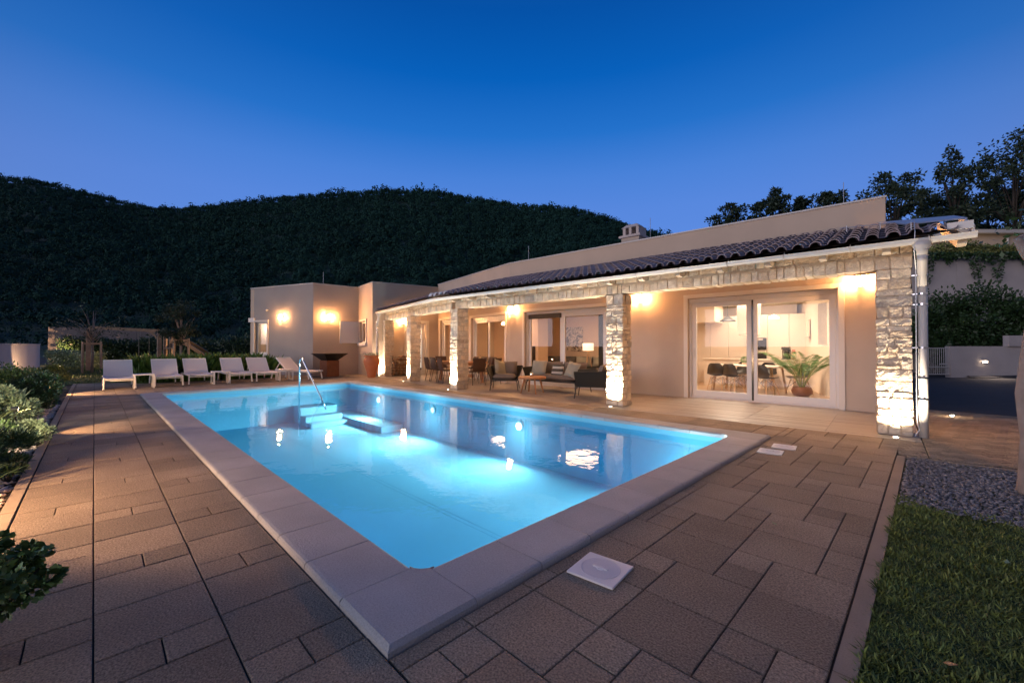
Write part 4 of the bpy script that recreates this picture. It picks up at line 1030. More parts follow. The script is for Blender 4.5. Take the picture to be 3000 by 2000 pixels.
for j in range(7):
    for i in range(6):
        if j == 6 and i not in (2, 3, 4): continue
        r = R.uniform(.05, .07); c = Vector((-.38+i*.152+.07*(j % 2)*.6, -.175, .10+j*.122)); pts = [(c.x+r*cos(a)*R.uniform(.75, 1.1), c.z+r*sin(a)*R.uniform(.75, 1.1)) for a in [2*pi*q/7 for q in range(7)]]
        vs = [T @ Vector((x, y, z)) for y in (-.305+R.uniform(-.01, .02), -.05) for x, z in pts]
        if R.random() < .04: continue
        mb = MB().add(vs, [tuple(range(7)), tuple(range(7, 14))[::-1]]+[(q, 7+q, 7+(q+1) % 7, (q+1) % 7) for q in range(7)])
        solo('log', mb, M['log'], 'split firewood log stacked in the wire rack at the porch end', 'log', 'split logs in the wire rack', loc=T @ Vector((c.x, c.y, c.z))); k += 1
# outdoor dining set ---------------------------------------------------
DA = WA
TD = Vector((-11.75, 10.28, 0))
o = thing('outdoor_dining_table', 'long wooden dining table behind the third stone pillar', 'table', TD, DA)
P('table_top', MB().box(-1.15, 1.15, -.48, .48, .70, .745), M['wood'], o, local=True, bevel=.006)
P('apron', MB().box(-1.0, 1.0, -.36, .36, .62, .698), M['wood'], o, local=True)
for x in (-.9, .9):
    for y in (-.34, .34): P('leg', MB().bar((x, y, .66), (x*1.08, y*1.08, 0), .08, .08), M['wood'], o, local=True)
P('stretcher', MB().box(-.93, .93, -.04, .04, .2, .30), M['wood'], o, local=True)
def make_chair(label):
    o = thing('dining_chair', label, 'chair', (0, 0, 0), 0, 'woven chairs round the outdoor table')
    # faces -y ; seat at .45, back at +y
    m = MB(); vs = []; n = 5
    prof = [(-.22, .455), (0, .44), (.18, .45), (.23, .50), (.27, .66), (.30, .88)]
    for y, z in prof:
        for j in range(5):
            x = -.23+.46*j/4; vs.append((x*(1 if z < .5 else .95), y-.03*(1-((j-2)/2)**2)*(-1 if z > .5 else 0), z))
    fs = [(i*5+j, i*5+j+1, (i+1)*5+j+1, (i+1)*5+j) for i in range(5) for j in range(4)]
    m.add(vs, fs); m.add([(a, b+.018, c-.014) for a, b, c in vs], [f[::-1] for f in fs])
    P('woven_shell', m, M['brownrope'], o, local=True, smooth=True)
    for x in (-1, 1):
        for y0, y1 in ((-.18, -.24), (.17, .26)): P('leg', MB().tube([(x*.19, y0, .44), (x*.24, y1, 0)], .010, 6), M['dark_metal'], o, local=True)
    m = MB().tube([(-.235, -.22, .455), (-.235, .2, .455), (-.225, .31, .89), (.225, .31, .89), (.235, .2, .455), (.235, -.22, .455)], .010, 6); P('rim', m, M['dark_metal'], o, local=True); return o
T = Matrix.Translation(TD) @ Matrix.Rotation(DA, 4, 'Z')
cs = [((-.78, -.72), pi, 'brown woven chair nearest the fourth pillar on the pool side of the table'), ((-.18, -.74), pi, 'brown woven chair in the middle of the pool side of the table'), ((.40, -.72), pi, 'brown woven chair just behind the third stone pillar'),
      ((1.48, -.18), -pi/2, 'brown woven chair at the right end of the table, back to the armchair'), ((-1.5, .0), pi/2, 'brown woven chair at the left end of the table'),
      ((-.75, .75), 0, 'brown woven chair on the house side of the table, left of the other two'), ((-.1, .76), 0, 'brown woven chair in the middle of the house side of the table'), ((.6, .75), 0, 'brown woven chair on the house side right of the third pillar'), ((1.62, .33), -pi/2+.25, 'brown woven chair half hidden behind the one at the right table end')]
for i, ((x, y), a, lb) in enumerate(cs):
    p = T @ Vector((x, y, 0)); a2 = a+DA+R.uniform(-.1, .1)
    if i == 0: c0_ = make_chair(lb); c0_.location = p; c0_.rotation_euler = (0, 0, a2)
    else: dup(c0_, p, a2, lb)
# lounge set -----------------------------------------------------------
def puff(w, d, h, n=7, sq=3.0):
    """soft cushion local, centred, lying flat"""
    m = MB(); vs = []; fs = []
    for s_ in (1, -1):
        b = len(vs)
        for i in range(n+1):
            for j in range(n+1):
                u = -1+2*i/n; v = -1+2*j/n; e = (1-abs(u)**sq)*(1-abs(v)**sq); pin = 1-.06*(1-abs(u))*abs(v)**2; pin2 = 1-.06*(1-abs(v))*abs(u)**2
                vs.append((u*w/2*pin2, v*d/2*pin, s_*h/2*(max(e, 0)**.45)))
        for i in range(n):
            for j in range(n):
                f = (b+i*(n+1)+j, b+(i+1)*(n+1)+j, b+(i+1)*(n+1)+j+1, b+i*(n+1)+j+1); fs.append(f if s_ > 0 else f[::-1])
    return m.add(vs, fs)
def xf(mb, T): mb.v = [tuple(T @ Vector(v)) for v in mb.v]; return mb
def TR(loc, rx=0, ry=0, rz=0): return Matrix.Translation(Vector(loc)) @ Matrix.Rotation(rz, 4, 'Z') @ Matrix.Rotation(rx, 4, 'X') @ Matrix.Rotation(ry, 4, 'Y')
def make_seat(name, label, cat, w, nback, loc, rz, group=None):
    """woven shell seat facing -y, width w"""
    o = thing(name, label, cat, loc, rz, group); h = w/2; d = .38
    m = MB()
    def panel(pts, th=.03, off=Vector((0, 0, 0))):
        pts = [Vector(p) for p in pts]; nrm = (pts[1]-pts[0]).cross(pts[2]-pts[0]).normalized()*th
        n = len(pts); m.add(pts+[p+nrm for p in pts], [tuple(range(n))[::-1], tuple(range(n, 2*n))]+[(i, (i+1) % n, n+(i+1) % n, n+i) for i in range(n)])
    sb, st_, z0, z1 = h-.10, h+.04, .30, .70
    panel([(-sb, d-.04, z0), (sb, d-.04, z0), (st_, d+.14, z1), (-st_, d+.14, z1)])
    for s_ in (-1, 1):
        q = [(s_*sb, -d+.02, z0), (s_*sb, d-.04, z0), (s_*st_, d+.14, z1), (s_*(st_+.0), -d-.02, z1-.02)]
        panel(q if s_ > 0 else q[::-1])
    P('woven_shell', m, M['rope'], o, local=True, bevel=.008)
    m = MB(); m.bar((-sb, -d+.02, .30), (sb, -d+.02, .30), .03); m.bar((-sb, d-.04, .30), (sb, d-.04, .30), .03)
    for x in (-sb, sb): m.bar((x, -d, .30), (x, d-.03, .30), .03)
    m.box(-sb, sb, -d, d-.04, .285, .30)
    P('base_frame', m, M['dark_metal'], o, local=True)
    for sx in (-1, 1):
        for sy in (-1, 1): P('leg', MB().tube([(sx*(sb-.02), sy*(d-.06), .30), (sx*(sb+.02), sy*(d-.02), .24), (sx*(sb+.05), sy*(d+.02), 0)], .014, 7), M['dark_metal'], o, local=True)
    P('seat_cushion', xf(puff(2*sb-.02, 2*d-.06, .19, 9, 8), TR((0, -.03, .39))), M['cush'], o, local=True, smooth=True)
    bw = (2*sb+.02)/nback
    for i in range(nback):
        x = -sb-.01+bw*(i+.5); P('back_cushion', xf(puff(bw-.02, .46, .20, 8, 5), TR((x, d-.13, .62), radians(72), 0, R.uniform(-.03, .03))), M['cush'], o, local=True, smooth=True)
    return o
RZ0 = 0
make_seat('outdoor_sofa', 'black woven outdoor sofa with grey cushions in front of the living room door', 'sofa', 1.90, 2, (-7.15, 9.98, 0), radians(-1))
make_seat('lounge_armchair', 'black woven armchair with grey cushions facing right, near the dining chairs', 'armchair', .92, 1, (-8.55, 9.25, 0), radians(38), 'black woven lounge armchairs')
make_seat('lounge_armchair', 'black woven armchair seen from behind, against the second stone pillar', 'armchair', .86, 1, (-5.58, 9.30, 0), radians(-65), 'black woven lounge armchairs')
def cushion(label, m_, loc, rx, ry, rz, w=.46, h=.46, t=.15):
    mb = xf(puff(w, h, t, 8, 4), TR((0, 0, 0), rx, ry, rz)); return solo('cushion', mb, m_, label, 'cushion', 'loose cushions on the lounge set', smooth=True, loc=None) if False else _c(mb, m_, label, loc)
def _c(mb, m_, label, loc):
    o = solo('cushion', mb, m_, label, 'cushion', 'loose cushions on the lounge set', smooth=True); o.location = loc; return o
cushion('pale grey cushion leaning in the armchair nearest the dining chairs', M['cush_l'], (-8.72, 9.22, .66), radians(66), radians(38), radians(52), .46, .46)
cushion('pale grey square cushion at the left end of the outdoor sofa', M['cush_l'], (-7.68, 9.80, .66), radians(68), radians(4), radians(12))
cushion('pale grey cushion at the right end of the outdoor sofa', M['cush_l'], (-6.50, 9.78, .64), radians(66), radians(25), radians(-35))
m_ = mat('striped_cushion_fabric', (.08, .075, .07), .95); nt = m_.node_tree; tcn = nt.nodes.new('ShaderNodeTexCoord'); wv = nt.nodes.new('ShaderNodeTexWave'); wv.bands_direction = 'Z'; wv.inputs['Scale'].default_value = 2.2
crn = nt.nodes.new('ShaderNodeValToRGB'); crn.color_ramp.interpolation = 'CONSTANT'; crn.color_ramp.elements[0].color = (.06, .055, .05, 1); crn.color_ramp.elements[1].color = (.42, .40, .36, 1); crn.color_ramp.elements[1].position = .6
nt.links.new(tcn.outputs['Object'], wv.inputs['Vector']); nt.links.new(wv.outputs['Fac'], crn.inputs['Fac']); nt.links.new(crn.outputs['Color'], nt.nodes['Principled BSDF'].inputs['Base Color'])
cushion('dark and pale striped cushion in the middle of the outdoor sofa', m_, (-7.02, 9.82, .62), radians(66), radians(-8), radians(5), .42, .38)
o = thing('coffee_table', 'round wooden coffee table with splayed legs before the outdoor sofa', 'coffee table', (-7.34, 9.05, 0))
P('table_top', MB().lathe([(0, .40), (.36, .40), (.385, .41), (.385, .45), (.375, .46), (0, .46)], n=40), M['wood'], o, local=True)
for k in range(4):
    a = pi/4+k*pi/2+.2; P('leg', MB().tube([(.22*cos(a), .22*sin(a), .41), (.33*cos(a), .33*sin(a), 0)], [.028, .02], 10), M['wood'], o, local=True)
m = MB().lathe([(0, .002), (.05, .002), (.055, .02), (.055, .11), (.05, .11), (.05, .02), (0, .012)], n=20); solo('glass_holder', m, M['steel'], 'small steel candle glass on the round coffee table', 'candle holder', smooth=True).location = (-7.38, 9.08, .461)

# ================================================================== DINING ROOM AND KITCHEN
o = thing('dining_table', 'oak dining table with white top inside the glazed dining room', 'table', (-2.95, 13.5, .004), radians(-14))
P('table_top', MB().box(-1.0, 1.0, -.45, .45, .72, .755), M['cab'], o, local=True, bevel=.005)
for x in (-.75, .75):
    for y in (-.32, .32): P('leg', MB().bar((x, y, .72), (x*1.12, y*1.12, 0), .05, .05), M['oak'], o, local=True)
def make_shell_chair(label):
    o = thing('shell_chair', label, 'chair', (0, 0, 0), 0, 'dark shell chairs round the indoor table')
    m = MB(); vs = []; n = 8; prof = [(-.23, .43, .20), (-.12, .44, .235), (.05, .43, .235), (.16, .45, .235), (.22, .53, .235), (.25, .65, .215), (.27, .76, .18), (.275, .81, .12)]
    for y, z, w in prof:
        for j in range(7):
            u = -1+j/3; vs.append((u*w, y-.10*abs(u)**2.2*(1 if z > .5 else .15), z+.05*abs(u)**2*(1 if z < .5 else 0)))
    fs = [(i*7+j, i*7+j+1, (i+1)*7+j+1, (i+1)*7+j) for i in range(7) for j in range(6)]
    m.add(vs, fs); P('seat_shell', m, M['chairblk'], o, local=True, smooth=True)
    for sx in (-1, 1):
        for sy in (-1, 1): P('leg', MB().tube([(sx*.13, sy*.12, .41), (sx*.22, sy*.23, 0)], [.014, .010], 7), M['oak'], o, local=True)
    m = MB()
    for sx in (-1, 1): m.tube([(sx*.13, -.12, .40), (sx*.19, .19, .17)], .004, 4); m.tube([(sx*.13, .12, .40), (sx*.19, -.19, .17)], .004, 4); m.tube([(-.19, sx*.19, .17), (.13, sx*.12, .40)], .004, 4); m.tube([(.19, sx*.19, .17), (-.13, sx*.12, .40)], .004, 4)
    P('wire_brace', m, M['dark_metal'], o, local=True); return o
T = Matrix.Translation((-2.95, 13.5, .004)) @ Matrix.Rotation(radians(-14), 4, 'Z')
sc = [((-.62, -.55), pi+.25, 'dark shell chair turned side-on at the left front of the indoor table'), ((-.10, -.66), pi-.1, 'dark shell chair in the middle front of the indoor table, back to the glass'), ((.72, -.55), pi-.3, 'dark shell chair right front of the indoor table, beside the palm'),
      ((-.55, .72), 0, 'dark shell chair at the back left of the indoor table'), ((.15, .74), .05, 'dark shell chair at the back middle of the indoor table'), ((1.15, .35), -.6, 'dark shell chair at the right end of the indoor table')]
for i, ((x, y), a, lb) in enumerate(sc):
    p = T @ Vector((x, y, 0)); a2 = a+radians(-14)
    if i == 0: s0_ = make_shell_chair(lb); s0_.location = p; s0_.rotation_euler = (0, 0, a2)
    else: dup(s0_, p, a2, lb)
o = thing('bouquet', 'white flower bouquet in a bowl on the indoor table', 'bouquet', tuple(T @ Vector((-.15, .1, .756))))
P('bowl', MB().lathe([(0, 0), (.05, 0), (.08, .06), (.075, .06), (0, .02)], n=16), M['cab'], o, local=True)
m = MB(); rng = np.random.default_rng(9); n = 500; d = rng.normal(size=(n, 3)); d /= np.linalg.norm(d, axis=1, keepdims=True); m.leaves(d*.10*rng.uniform(.6, 1, (n, 1))+np.array([0, 0, .14]), d, .03, .025, rng); P('flowers', m, M['leaf_p'], o, local=True)
# pendant lamps
def pendant(label, loc, r, h, ztop):
    o = thing('pendant_lamp', label, 'pendant lamp', loc, 0, 'pendant lamps over the indoor table')
    P('shade', MB().lathe([(.03, h), (.06, h*.9), (r*.55, h*.55), (r*.9, h*.2), (r, .0), (r*.97, .0), (r*.5, h*.45), (0, h*.8)], n=32), M['dark_metal'], o, local=True, smooth=True)
    P('cord', MB().tube([(0, 0, h*.8), (0, 0, ztop-loc[2])], .006, 6), M['dark_metal'], o, local=True)
    P('bulb', MB().lathe([(0, .02), (r*.62, .02), (r*.62, .035), (0, .05)], n=20), M['bulb'], o, local=True)
    lamp('POINT', 'pendant_light', Vector(loc)+Vector((0, 0, -.06)), 14, LIV, .10, parent=o); return o
pendant('dark dome pendant lamp over the indoor dining table', (-3.42, 13.25, 2.02), .225, .15, CZ)
o = thing('arm_lamp', 'lit white lamp on a long arm by the kitchen wall', 'wall lamp', (-2.55, 14.9, 2.16)); P('shade', MB().lathe([(.02, .10), (.05, .08), (.14, .0), (.0, .02)], n=20), M['bulb'], o, local=True); P('arm', MB().tube([(0, 0, .09), (-.55, .12, .20)], .008, 6), M['dark_metal'], o, local=True)
lamp('POINT', 'arm_light', (-2.55, 14.9, 2.10), 9, LIV, .08, parent=o)
lamp('AREA', 'kitchen_ceiling_light', (-3.4, 15.2, 2.68), 52, LIV, 1.2, aim=(-3.4, 15.2, 0), parent=house)
lamp('AREA', 'dining_ceiling_light', (-3.0, 12.6, 2.68), 150, LIV, .9, aim=(-3.0, 12.6, 0), parent=house)
# kitchen furniture
o = thing('kitchen_cabinets', 'wall of tall cream kitchen cabinets with built-in ovens', 'kitchen', (-3.7, 16.4, .004))
x0 = -5.34; wds = [.62, .60, .60, .60, .60, .70]
x = x0
for i, w_ in enumerate(wds):
    if i < 5 or True:
        P('tall_cupboard', MB().box(x+.004, x+w_-.004, 16.02, 16.6, .004, 2.35 if i else 2.30), M['cab'], o, bevel=.004)
    x += w_
P('soffit', MB().box(-5.34, -4.25, 14.9, 15.9, 2.12, CZ-.003), M['iwall'], o)
m = MB().box(-3.53, -2.95, 15.995, 16.018, 1.18, 1.58); ov = P('oven', m, M['black'], o); P('display', MB().box(-3.4, -3.05, 15.985, 15.994, 1.50, 1.56), M['steel'], ov)
ov = P('oven', MB().box(-3.53, -2.95, 15.995, 16.018, .75, 1.14), M['black'], o); P('trim', MB().box(-3.53, -2.95, 15.985, 15.994, 1.08, 1.14), M['steel'], ov)
o = thing('kitchen_island', 'dark kitchen island counter behind the dining table', 'counter', (-3.2, 15.0, .004), radians(0)); P('body', MB().box(-4.55, -2.05, 14.75, 15.3, .004, .86), M['cab'], o); P('worktop', MB().box(-4.6, -2.0, 14.7, 15.35, .862, .90), M['cab'], o)
o = thing('extractor_hood', 'white boxed extractor hood hanging over the kitchen island', 'hood', (-3.2, 15.0, 1.72)); P('hood', MB().box(-3.55, -2.95, 14.8, 15.2, 1.68, CZ-.004), M['cab'], o, bevel=.004); P('filter', MB().box(-3.5, -3.0, 14.85, 15.15, 1.66, 1.679), M['steel'], o)
o = thing('coffee_machine', 'black coffee machine on the kitchen island', 'coffee machine', (-2.25, 15.0, .904)); m = MB().box(-2.36, -2.14, 14.88, 15.12, .904, .93); m.box(-2.36, -2.14, 15.03, 15.12, .93, 1.2); m.box(-2.36, -2.14, 14.88, 15.12, 1.2, 1.28); P('body', m, M['black'], o, bevel=.008); P('jug', MB().lathe([(0, .93), (.07, .93), (.08, 1.0), (.05, 1.12), (.05, 1.15), (0, 1.15)], (-2.25, 14.95, 0), 16), M['bowl'], o)
o = thing('knife_block', 'wooden knife block with red handles on the kitchen island', 'knife block', (-2.08, 15.1, .904)); P('block', MB().bar((-2.08, 15.05, .904), (-2.08, 15.15, 1.10), .10, .12), M['oak'], o); m = MB(); [m.bar((-2.11+k*.03, 15.13, 1.09), (-2.11+k*.03, 15.17, 1.2), .016) for k in range(3)]; P('handle', m, mat('red_handle', (.5, .03, .02), .4), o)
wallR = lambda y, d=0.0: Vector((-.50-(y-11.2)*.287-d, y, 0))
o = thing('wall_panel', 'tall pale weathered wood panel hanging on the dining room wall', 'wall panel', tuple(wallR(13.6)))
a, b = wallR(13.35, .05), wallR(13.85, .05); m = MB()
for i in range(4):
    p, q = a.lerp(b, i/4), a.lerp(b, (i+.94)/4); m.bar(p+Vector((0, 0, 1.35)), p+Vector((0, 0, 2.42)), .03, .118)
P('boards', m, M['paleboard'], o)
o = thing('wall_niche', 'small pale shelf niche on the far kitchen wall', 'shelf', tuple(wallR(15.3, .05)+Vector((0, 0, 1.6)))); p = wallR(15.3, .06); P('shelf', MB().box(p.x-.10, p.x+.04, 15.15, 15.5, 1.55, 1.60), M['cab'], o); P('panel', MB().box(p.x+.0, p.x+.06, 15.2, 15.45, 1.62, 2.1), M['iwall'], o)
# palm in a pot
o = thing('potted_palm', 'leafy palm in a brown glazed pot just inside the dining room door', 'potted palm', (-1.62, 13.05, .004))
P('pot', MB().lathe([(0, 0), (.14, 0), (.22, .08), (.235, .15), (.20, .24), (.19, .25), (.17, .24), (0, .20)], n=28), M['pot'], o, local=True, smooth=True)
m = MB(); rng = np.random.default_rng(21); stems = MB()
for k in range(15):
    a = k*2.4; L_ = rng.uniform(.85, 1.40); el_ = rng.uniform(1.1, 1.53); pts = []
    for q in range(9):
        s_ = q/8; r_ = L_*s_*(cos(el_)+s_*.36); z_ = .24+L_*(sin(el_)*s_-.28*s_**3); pts.append(Vector((.05*cos(a)+r_*cos(a), .05*sin(a)+r_*sin(a), z_)))
    stems.tube(pts, [.009*(1-.8*q/8) for q in range(9)], 5)
    for q in range(44):
        s_ = .35+.65*q/43; i = min(7, int(s_*8)); f = s_*8-i; p = pts[i].lerp(pts[min(8, i+1)], f); d = (pts[min(8, i+1)]-pts[i]).normalized(); sd = d.cross(Vector((0, 0, 1))).normalized()
        for e in (-1, 1):
            v = (sd*e+d*.75+Vector((0, 0, -.35))).normalized(); l_ = .26*(1-.55*abs(s_-.6)/.4)
            m.leaves(np.array([p[:]]), np.array([v[:]]), l_, .011, rng)
P('fronds', m, M['palm'], o, local=True); P('stems', stems, M['leaf_y'], o, local=True)

# ================================================================== LIVING ROOM
lamp('AREA', 'living_ceiling_light', (-8.5, 13.5, 2.68), 80, (1, .58, .31), 1.4, aim=(-8.5, 13.5, 0), parent=house)
lamp('AREA', 'living_ceiling_light', (-12.6, 13.8, 2.68), 70, (1, .58, .31), 1.2, aim=(-12.6, 13.8, 0), parent=house)
o = thing('indoor_sofa', 'long brown sofa against the living room back wall', 'sofa', (-9.8, 15.2, .004))
P('base', MB().box(-11.7, -8.3, 14.7, 15.7, .05, .42), M['cush'], o, bevel=.03); P('back', MB().box(-11.7, -8.3, 15.45, 15.85, .425, .85), M['cush'], o, bevel=.04)
for i in range(4): P('back_cushion', xf(puff(.8, .42, .2, 6, 5), TR((-11.28+i*.84, 15.32, .66), radians(75))), M['cush_d'] if i in (0, 1) else M['cush_l'], o, smooth=True)
o = thing('painting', 'square abstract painting in pale and dark strokes on the living room wall', 'painting', (-10.5, 15.99, 1.1))
M['canvas'] = mat('abstract_canvas', (.5, .42, .33), .8)
nt = M['canvas'].node_tree; tcn = nt.nodes.new('ShaderNodeTexCoord'); nz = nt.nodes.new('ShaderNodeTexNoise'); nz.inputs['Scale'].default_value = 3.2; nz.inputs['Distortion'].default_value = 2.5; nz.inputs['Detail'].default_value = 8
crn = nt.nodes.new('ShaderNodeValToRGB'); e = crn.color_ramp.elements; e[0].position = .36; e[0].color = (.05, .035, .025, 1); e[1].position = .56; e[1].color = (.62, .52, .40, 1); nt.links.new(tcn.outputs['Object'], nz.inputs['Vector']); nt.links.new(nz.outputs['Fac'], crn.inputs['Fac']); nt.links.new(crn.outputs['Color'], nt.nodes['Principled BSDF'].inputs['Base Color'])
P('canvas', MB().box(-10.98, -10.05, 15.955, 15.99, 1.08, 2.16), M['canvas'], o)
o = thing('floor_lamp', 'tripod floor lamp with white shade beside the indoor sofa', 'floor lamp', (-9.0, 14.7, .004))
P('shade', MB().lathe([(.22, 1.12), (.22, 1.42), (.215, 1.42), (.215, 1.12)], n=24), mat('lit_lamp_shade', (.8, .7, .55), .8, emit=1.4, ecol=(1, .74, .48)), o, local=True)
for k in range(3): a = k*2.1+.4; P('leg', MB().tube([(0, 0, 1.15), (.24*cos(a), .24*sin(a), 0)], .013, 7), M['oak'], o, local=True)
P('stem', MB().tube([(0, 0, 1.1), (0, 0, 1.3)], .012, 6), M['oak'], o, local=True)
def curtain(name, label, x0, x1, y, m_, z1=2.55, n=40, grp=None):
    m = MB(); vs = []
    for i in range(n+1):
        x = x0+(x1-x0)*i/n; yy = y+.035*sin(i*1.7)+.012*sin(i*.9); vs += [(x, yy, .03), (x, yy*1.0, z1)]
    m.add(vs, [(2*i, 2*i+2, 2*i+3, 2*i+1) for i in range(n)]); return solo(name, m, m_, label, 'curtain', grp, smooth=True)
curtain('curtain', 'dark olive curtain gathered at the right side of the living room door', -6.62, -6.12, 11.42, M['curtain'])
o = thing('house_plant', 'thin leafed house plant at the left end of the living room window', 'house plant', (-9.6, 12.2, .004)); P('pot', MB().lathe([(0, 0), (.12, 0), (.16, .3), (.14, .3), (0, .26)], n=16), M['cab'], o, local=True)
m = MB(); rng = np.random.default_rng(8); n = 60
for k in range(n):
    a = rng.uniform(0, 6.28); e_ = rng.uniform(.5, 1.5); L_ = rng.uniform(.4, .7); m.tube([(0, 0, .28), (L_*.5*cos(a)*cos(e_), L_*.5*sin(a)*cos(e_), .28+L_*.6*sin(e_)), (L_*cos(a), L_*sin(a), .28+L_*.7*sin(e_))], [.006, .008, .001], 4)
P('leaves', m, M['leaf_d'], o, local=True)
o = thing('fireplace', 'black built-in fireplace in the living room wall behind the dining chairs', 'fireplace', (-12.0, 14.4, .004), radians(-8)); P('breast', MB().box(-.75, .75, 0, .6, 0, CZ-.01), M['iwall_o'], o, local=True); P('insert', MB().box(-.12, .58, -.02, -.002, .38, 1.30), M['black'], o, local=True); P('hearth', MB().box(-.7, .7, -.25, -.001, 0, .12), M['concrete'], o, local=True)
o = thing('round_pendant', 'lit glass pendant lamp in the living room', 'pendant lamp', (-11.0, 12.9, 2.02)); P('shade', MB().lathe([(.0, .1), (.1, .09), (.16, .0), (.1, -.07), (0, -.09)], n=20), mat('lit_glass_shade', (.9, .85, .8), .4, emit=5, ecol=(1, .85, .65)), o, local=True, smooth=True); P('cord', MB().tube([(0, 0, .1), (0, 0, .69)], .006, 6), M['dark_metal'], o, local=True)
# ================================================================== GARDEN, LEFT
F = 959.5
def at(u, f, v=None, z=0.0):              # a point at forward distance f seen in the direction of column u (and height from row v)
    r = (u-1176)/F*f
    if v is not None: z = 1.3+(795-v)/F*f
    return W(f, r, z)
def foliage(rng, n, rx, ry, h, z0=.05, clumps=26, tight=.30, up=.4):
    """leaf positions in uneven clumps through a dome"""
    c = []
    while len(c) < clumps:
        p = rng.uniform(-1, 1, 3); d = sqrt(p[0]**2+p[1]**2+p[2]**2)
        if .35 < d < 1: c.append(p)
    c = np.array(c)*np.array([rx, ry, (h-z0)/2])*np.array([.85, .85, .85])+np.array([0, 0, z0+(h-z0)/2])
    i = rng.integers(0, clumps, n); sz = tight*np.array([rx, ry, h*.55]); wgt = rng.uniform(.6, 1.3, (clumps, 1))
    d = rng.normal(size=(n, 3)); d /= np.linalg.norm(d, axis=1, keepdims=True)
    p = c[i]+d*sz*wgt[i]*rng.uniform(.3, 1.0, (n, 1)); p[:, 2] = np.maximum(p[:, 2], .01)
    D = d+np.array([0, 0, up]); return p, D
def shrub(name, label, pos, rx, ry, h, n, L_, Wd, m_, seed, cat='shrub', clumps=26, tight=.3, group=None, up=.4, stems=True, z0=.05):
    rng = np.random.default_rng(seed); o = thing(name, label, cat, pos, 0, group)
    p, D = foliage(rng, n, rx, ry, h, z0, clumps, tight, up); mb = MB(); mb.leaves(p, D, L_*rng.uniform(.6, 1.25, (n, 1)), Wd*rng.uniform(.7, 1.2, (n, 1)), rng)
    P('foliage', mb, m_, o, local=True)
    if stems:
        m = MB()
        for k in range(9): a = k*.7+seed; m.tube([(0, 0, -.03), (rx*.3*cos(a), ry*.3*sin(a), h*.35), (rx*.7*cos(a+.3), ry*.7*sin(a+.3), h*.7)], [.010, .007, .003], 5)
        P('stem', m, M['bark'], o, local=True)
    return o
def straps(name, label, pos, h, n, wd, m_, seed, spread=.35, cat='plant', droop=.5):
    rng = np.random.default_rng(seed); o = thing(name, label, cat, pos); mb = MB()
    for k in range(n):
        a = rng.uniform(0, 2*pi); b = rng.uniform(-.08, .08, 2); hh = h*rng.uniform(.6, 1.1); r = spread*rng.uniform(.2, 1)
        ca, sa = cos(a), sin(a); pts = [(b[0]+ca*r*s_**1.5, b[1]+sa*r*s_**1.5, hh*(s_-droop*s_**3*.6)) for s_ in (0, .3, .6, .85, 1.0)]; ws = [wd, wd*1.1, wd*.9, wd*.5, .001]
        vs = []
        for (x, y, z), q in zip(pts, ws): vs += [(x-sa*q, y+ca*q, z), (x+sa*q, y-ca*q, z)]
        mb.add(vs, [(2*i, 2*i+1, 2*i+3, 2*i+2) for i in range(4)])
    P('leaves', mb, m_, o, local=True); return o
shrub('dark_shrub', 'dark leafed shrub reaching into the picture over the paving at the lower left', S(.80, -1.62, 0), .36, .30, .50, 5600, .030, .028, M['leaf_m'], 1, clumps=60, tight=.17, z0=.18, up=.1)
shrub('juniper_mound', 'low dark feathery mound beside the kerb in the left bed', S(4.9, -2.10, -.04), .55, .38, .48, 9000, .07, .010, M['leaf_d'], 2, clumps=40, tight=.32, up=.8)
shrub('small_conifer', 'small dark feathery sprig hanging over the kerb', S(4.45, -1.86, -.04), .26, .16, .24, 1500, .06, .010, M['leaf_d'], 3, clumps=14)
shrub('pale_mound', 'low mound of pale small leaves overhanging the kerb', S(6.5, -1.90, -.04), .42, .30, .34, 4200, .035, .022, M['leaf_p'], 4, clumps=36)
shrub('pale_shrub', 'broad pale leafed shrub lit from within, middle of the left bed', S(7.9, -2.30, -.04), .75, .45, .72, 8000, .05, .028, M['leaf_p'], 5, clumps=44)
shrub('dark_ball_shrub', 'dense dark rounded shrub at the far kerb of the left bed', S(10.6, -2.02, -.04), .55, .40, .85, 7500, .045, .028, M['leaf_d'], 6, clumps=40)
shrub('mid_green_shrub', 'mid green shrub behind the lance leafed plants at the picture edge', S(9.7, -2.75, -.04), .6, .45, .75, 5000, .055, .03, M['leaf_m'], 7)
shrub('low_green_shrub', 'low green shrub with fine leaves in front of the broad pale shrub', S(6.3, -2.35, -.04), .5, .35, .5, 5200, .05, .016, M['leaf_m'], 8, up=.9)
shrub('grey_green_shrub', 'grey green shrub before the white garden wall', S(13.2, -2.65, -.04), .8, .55, .95, 6000, .055, .032, M['leaf_m'], 9)
shrub('bright_shrub', 'yellow green shrub brightly lit by a garden spotlight near the board fence', S(16.3, -2.4, -.04), 1.0, .7, .85, 6000, .08, .05, M['leaf_y'], 10)
shrub('dark_spreading_shrub', 'dark spreading shrub at the far end of the paving strip', S(13.0, -2.15, -.04), .65, .45, .62, 6000, .05, .03, M['leaf_d'], 11)
straps('lance_plant', 'clump of tall pale lance leaves between the broad pale shrub and the dark ball shrub', S(8.9, -2.20, -.04), .85, 46, .016, M['leaf_p'], 12)
straps('strap_plant', 'clump of arching brownish strap leaves at the left picture edge', S(7.0, -2.28, -.04), .75, 26, .014, M['leaf_y'], 13, spread=.5)
straps('fern', 'green arching fern tuft at the lower left kerb', S(3.9, -2.02, -.04), .38, 40, .012, M['leaf_m'], 14, spread=.4)
straps('grass_tuft', 'tuft of green grass at the far kerb end', S(14.8, -2.0, -.04), .55, 80, .008, M['ornamental'], 15, spread=.4)
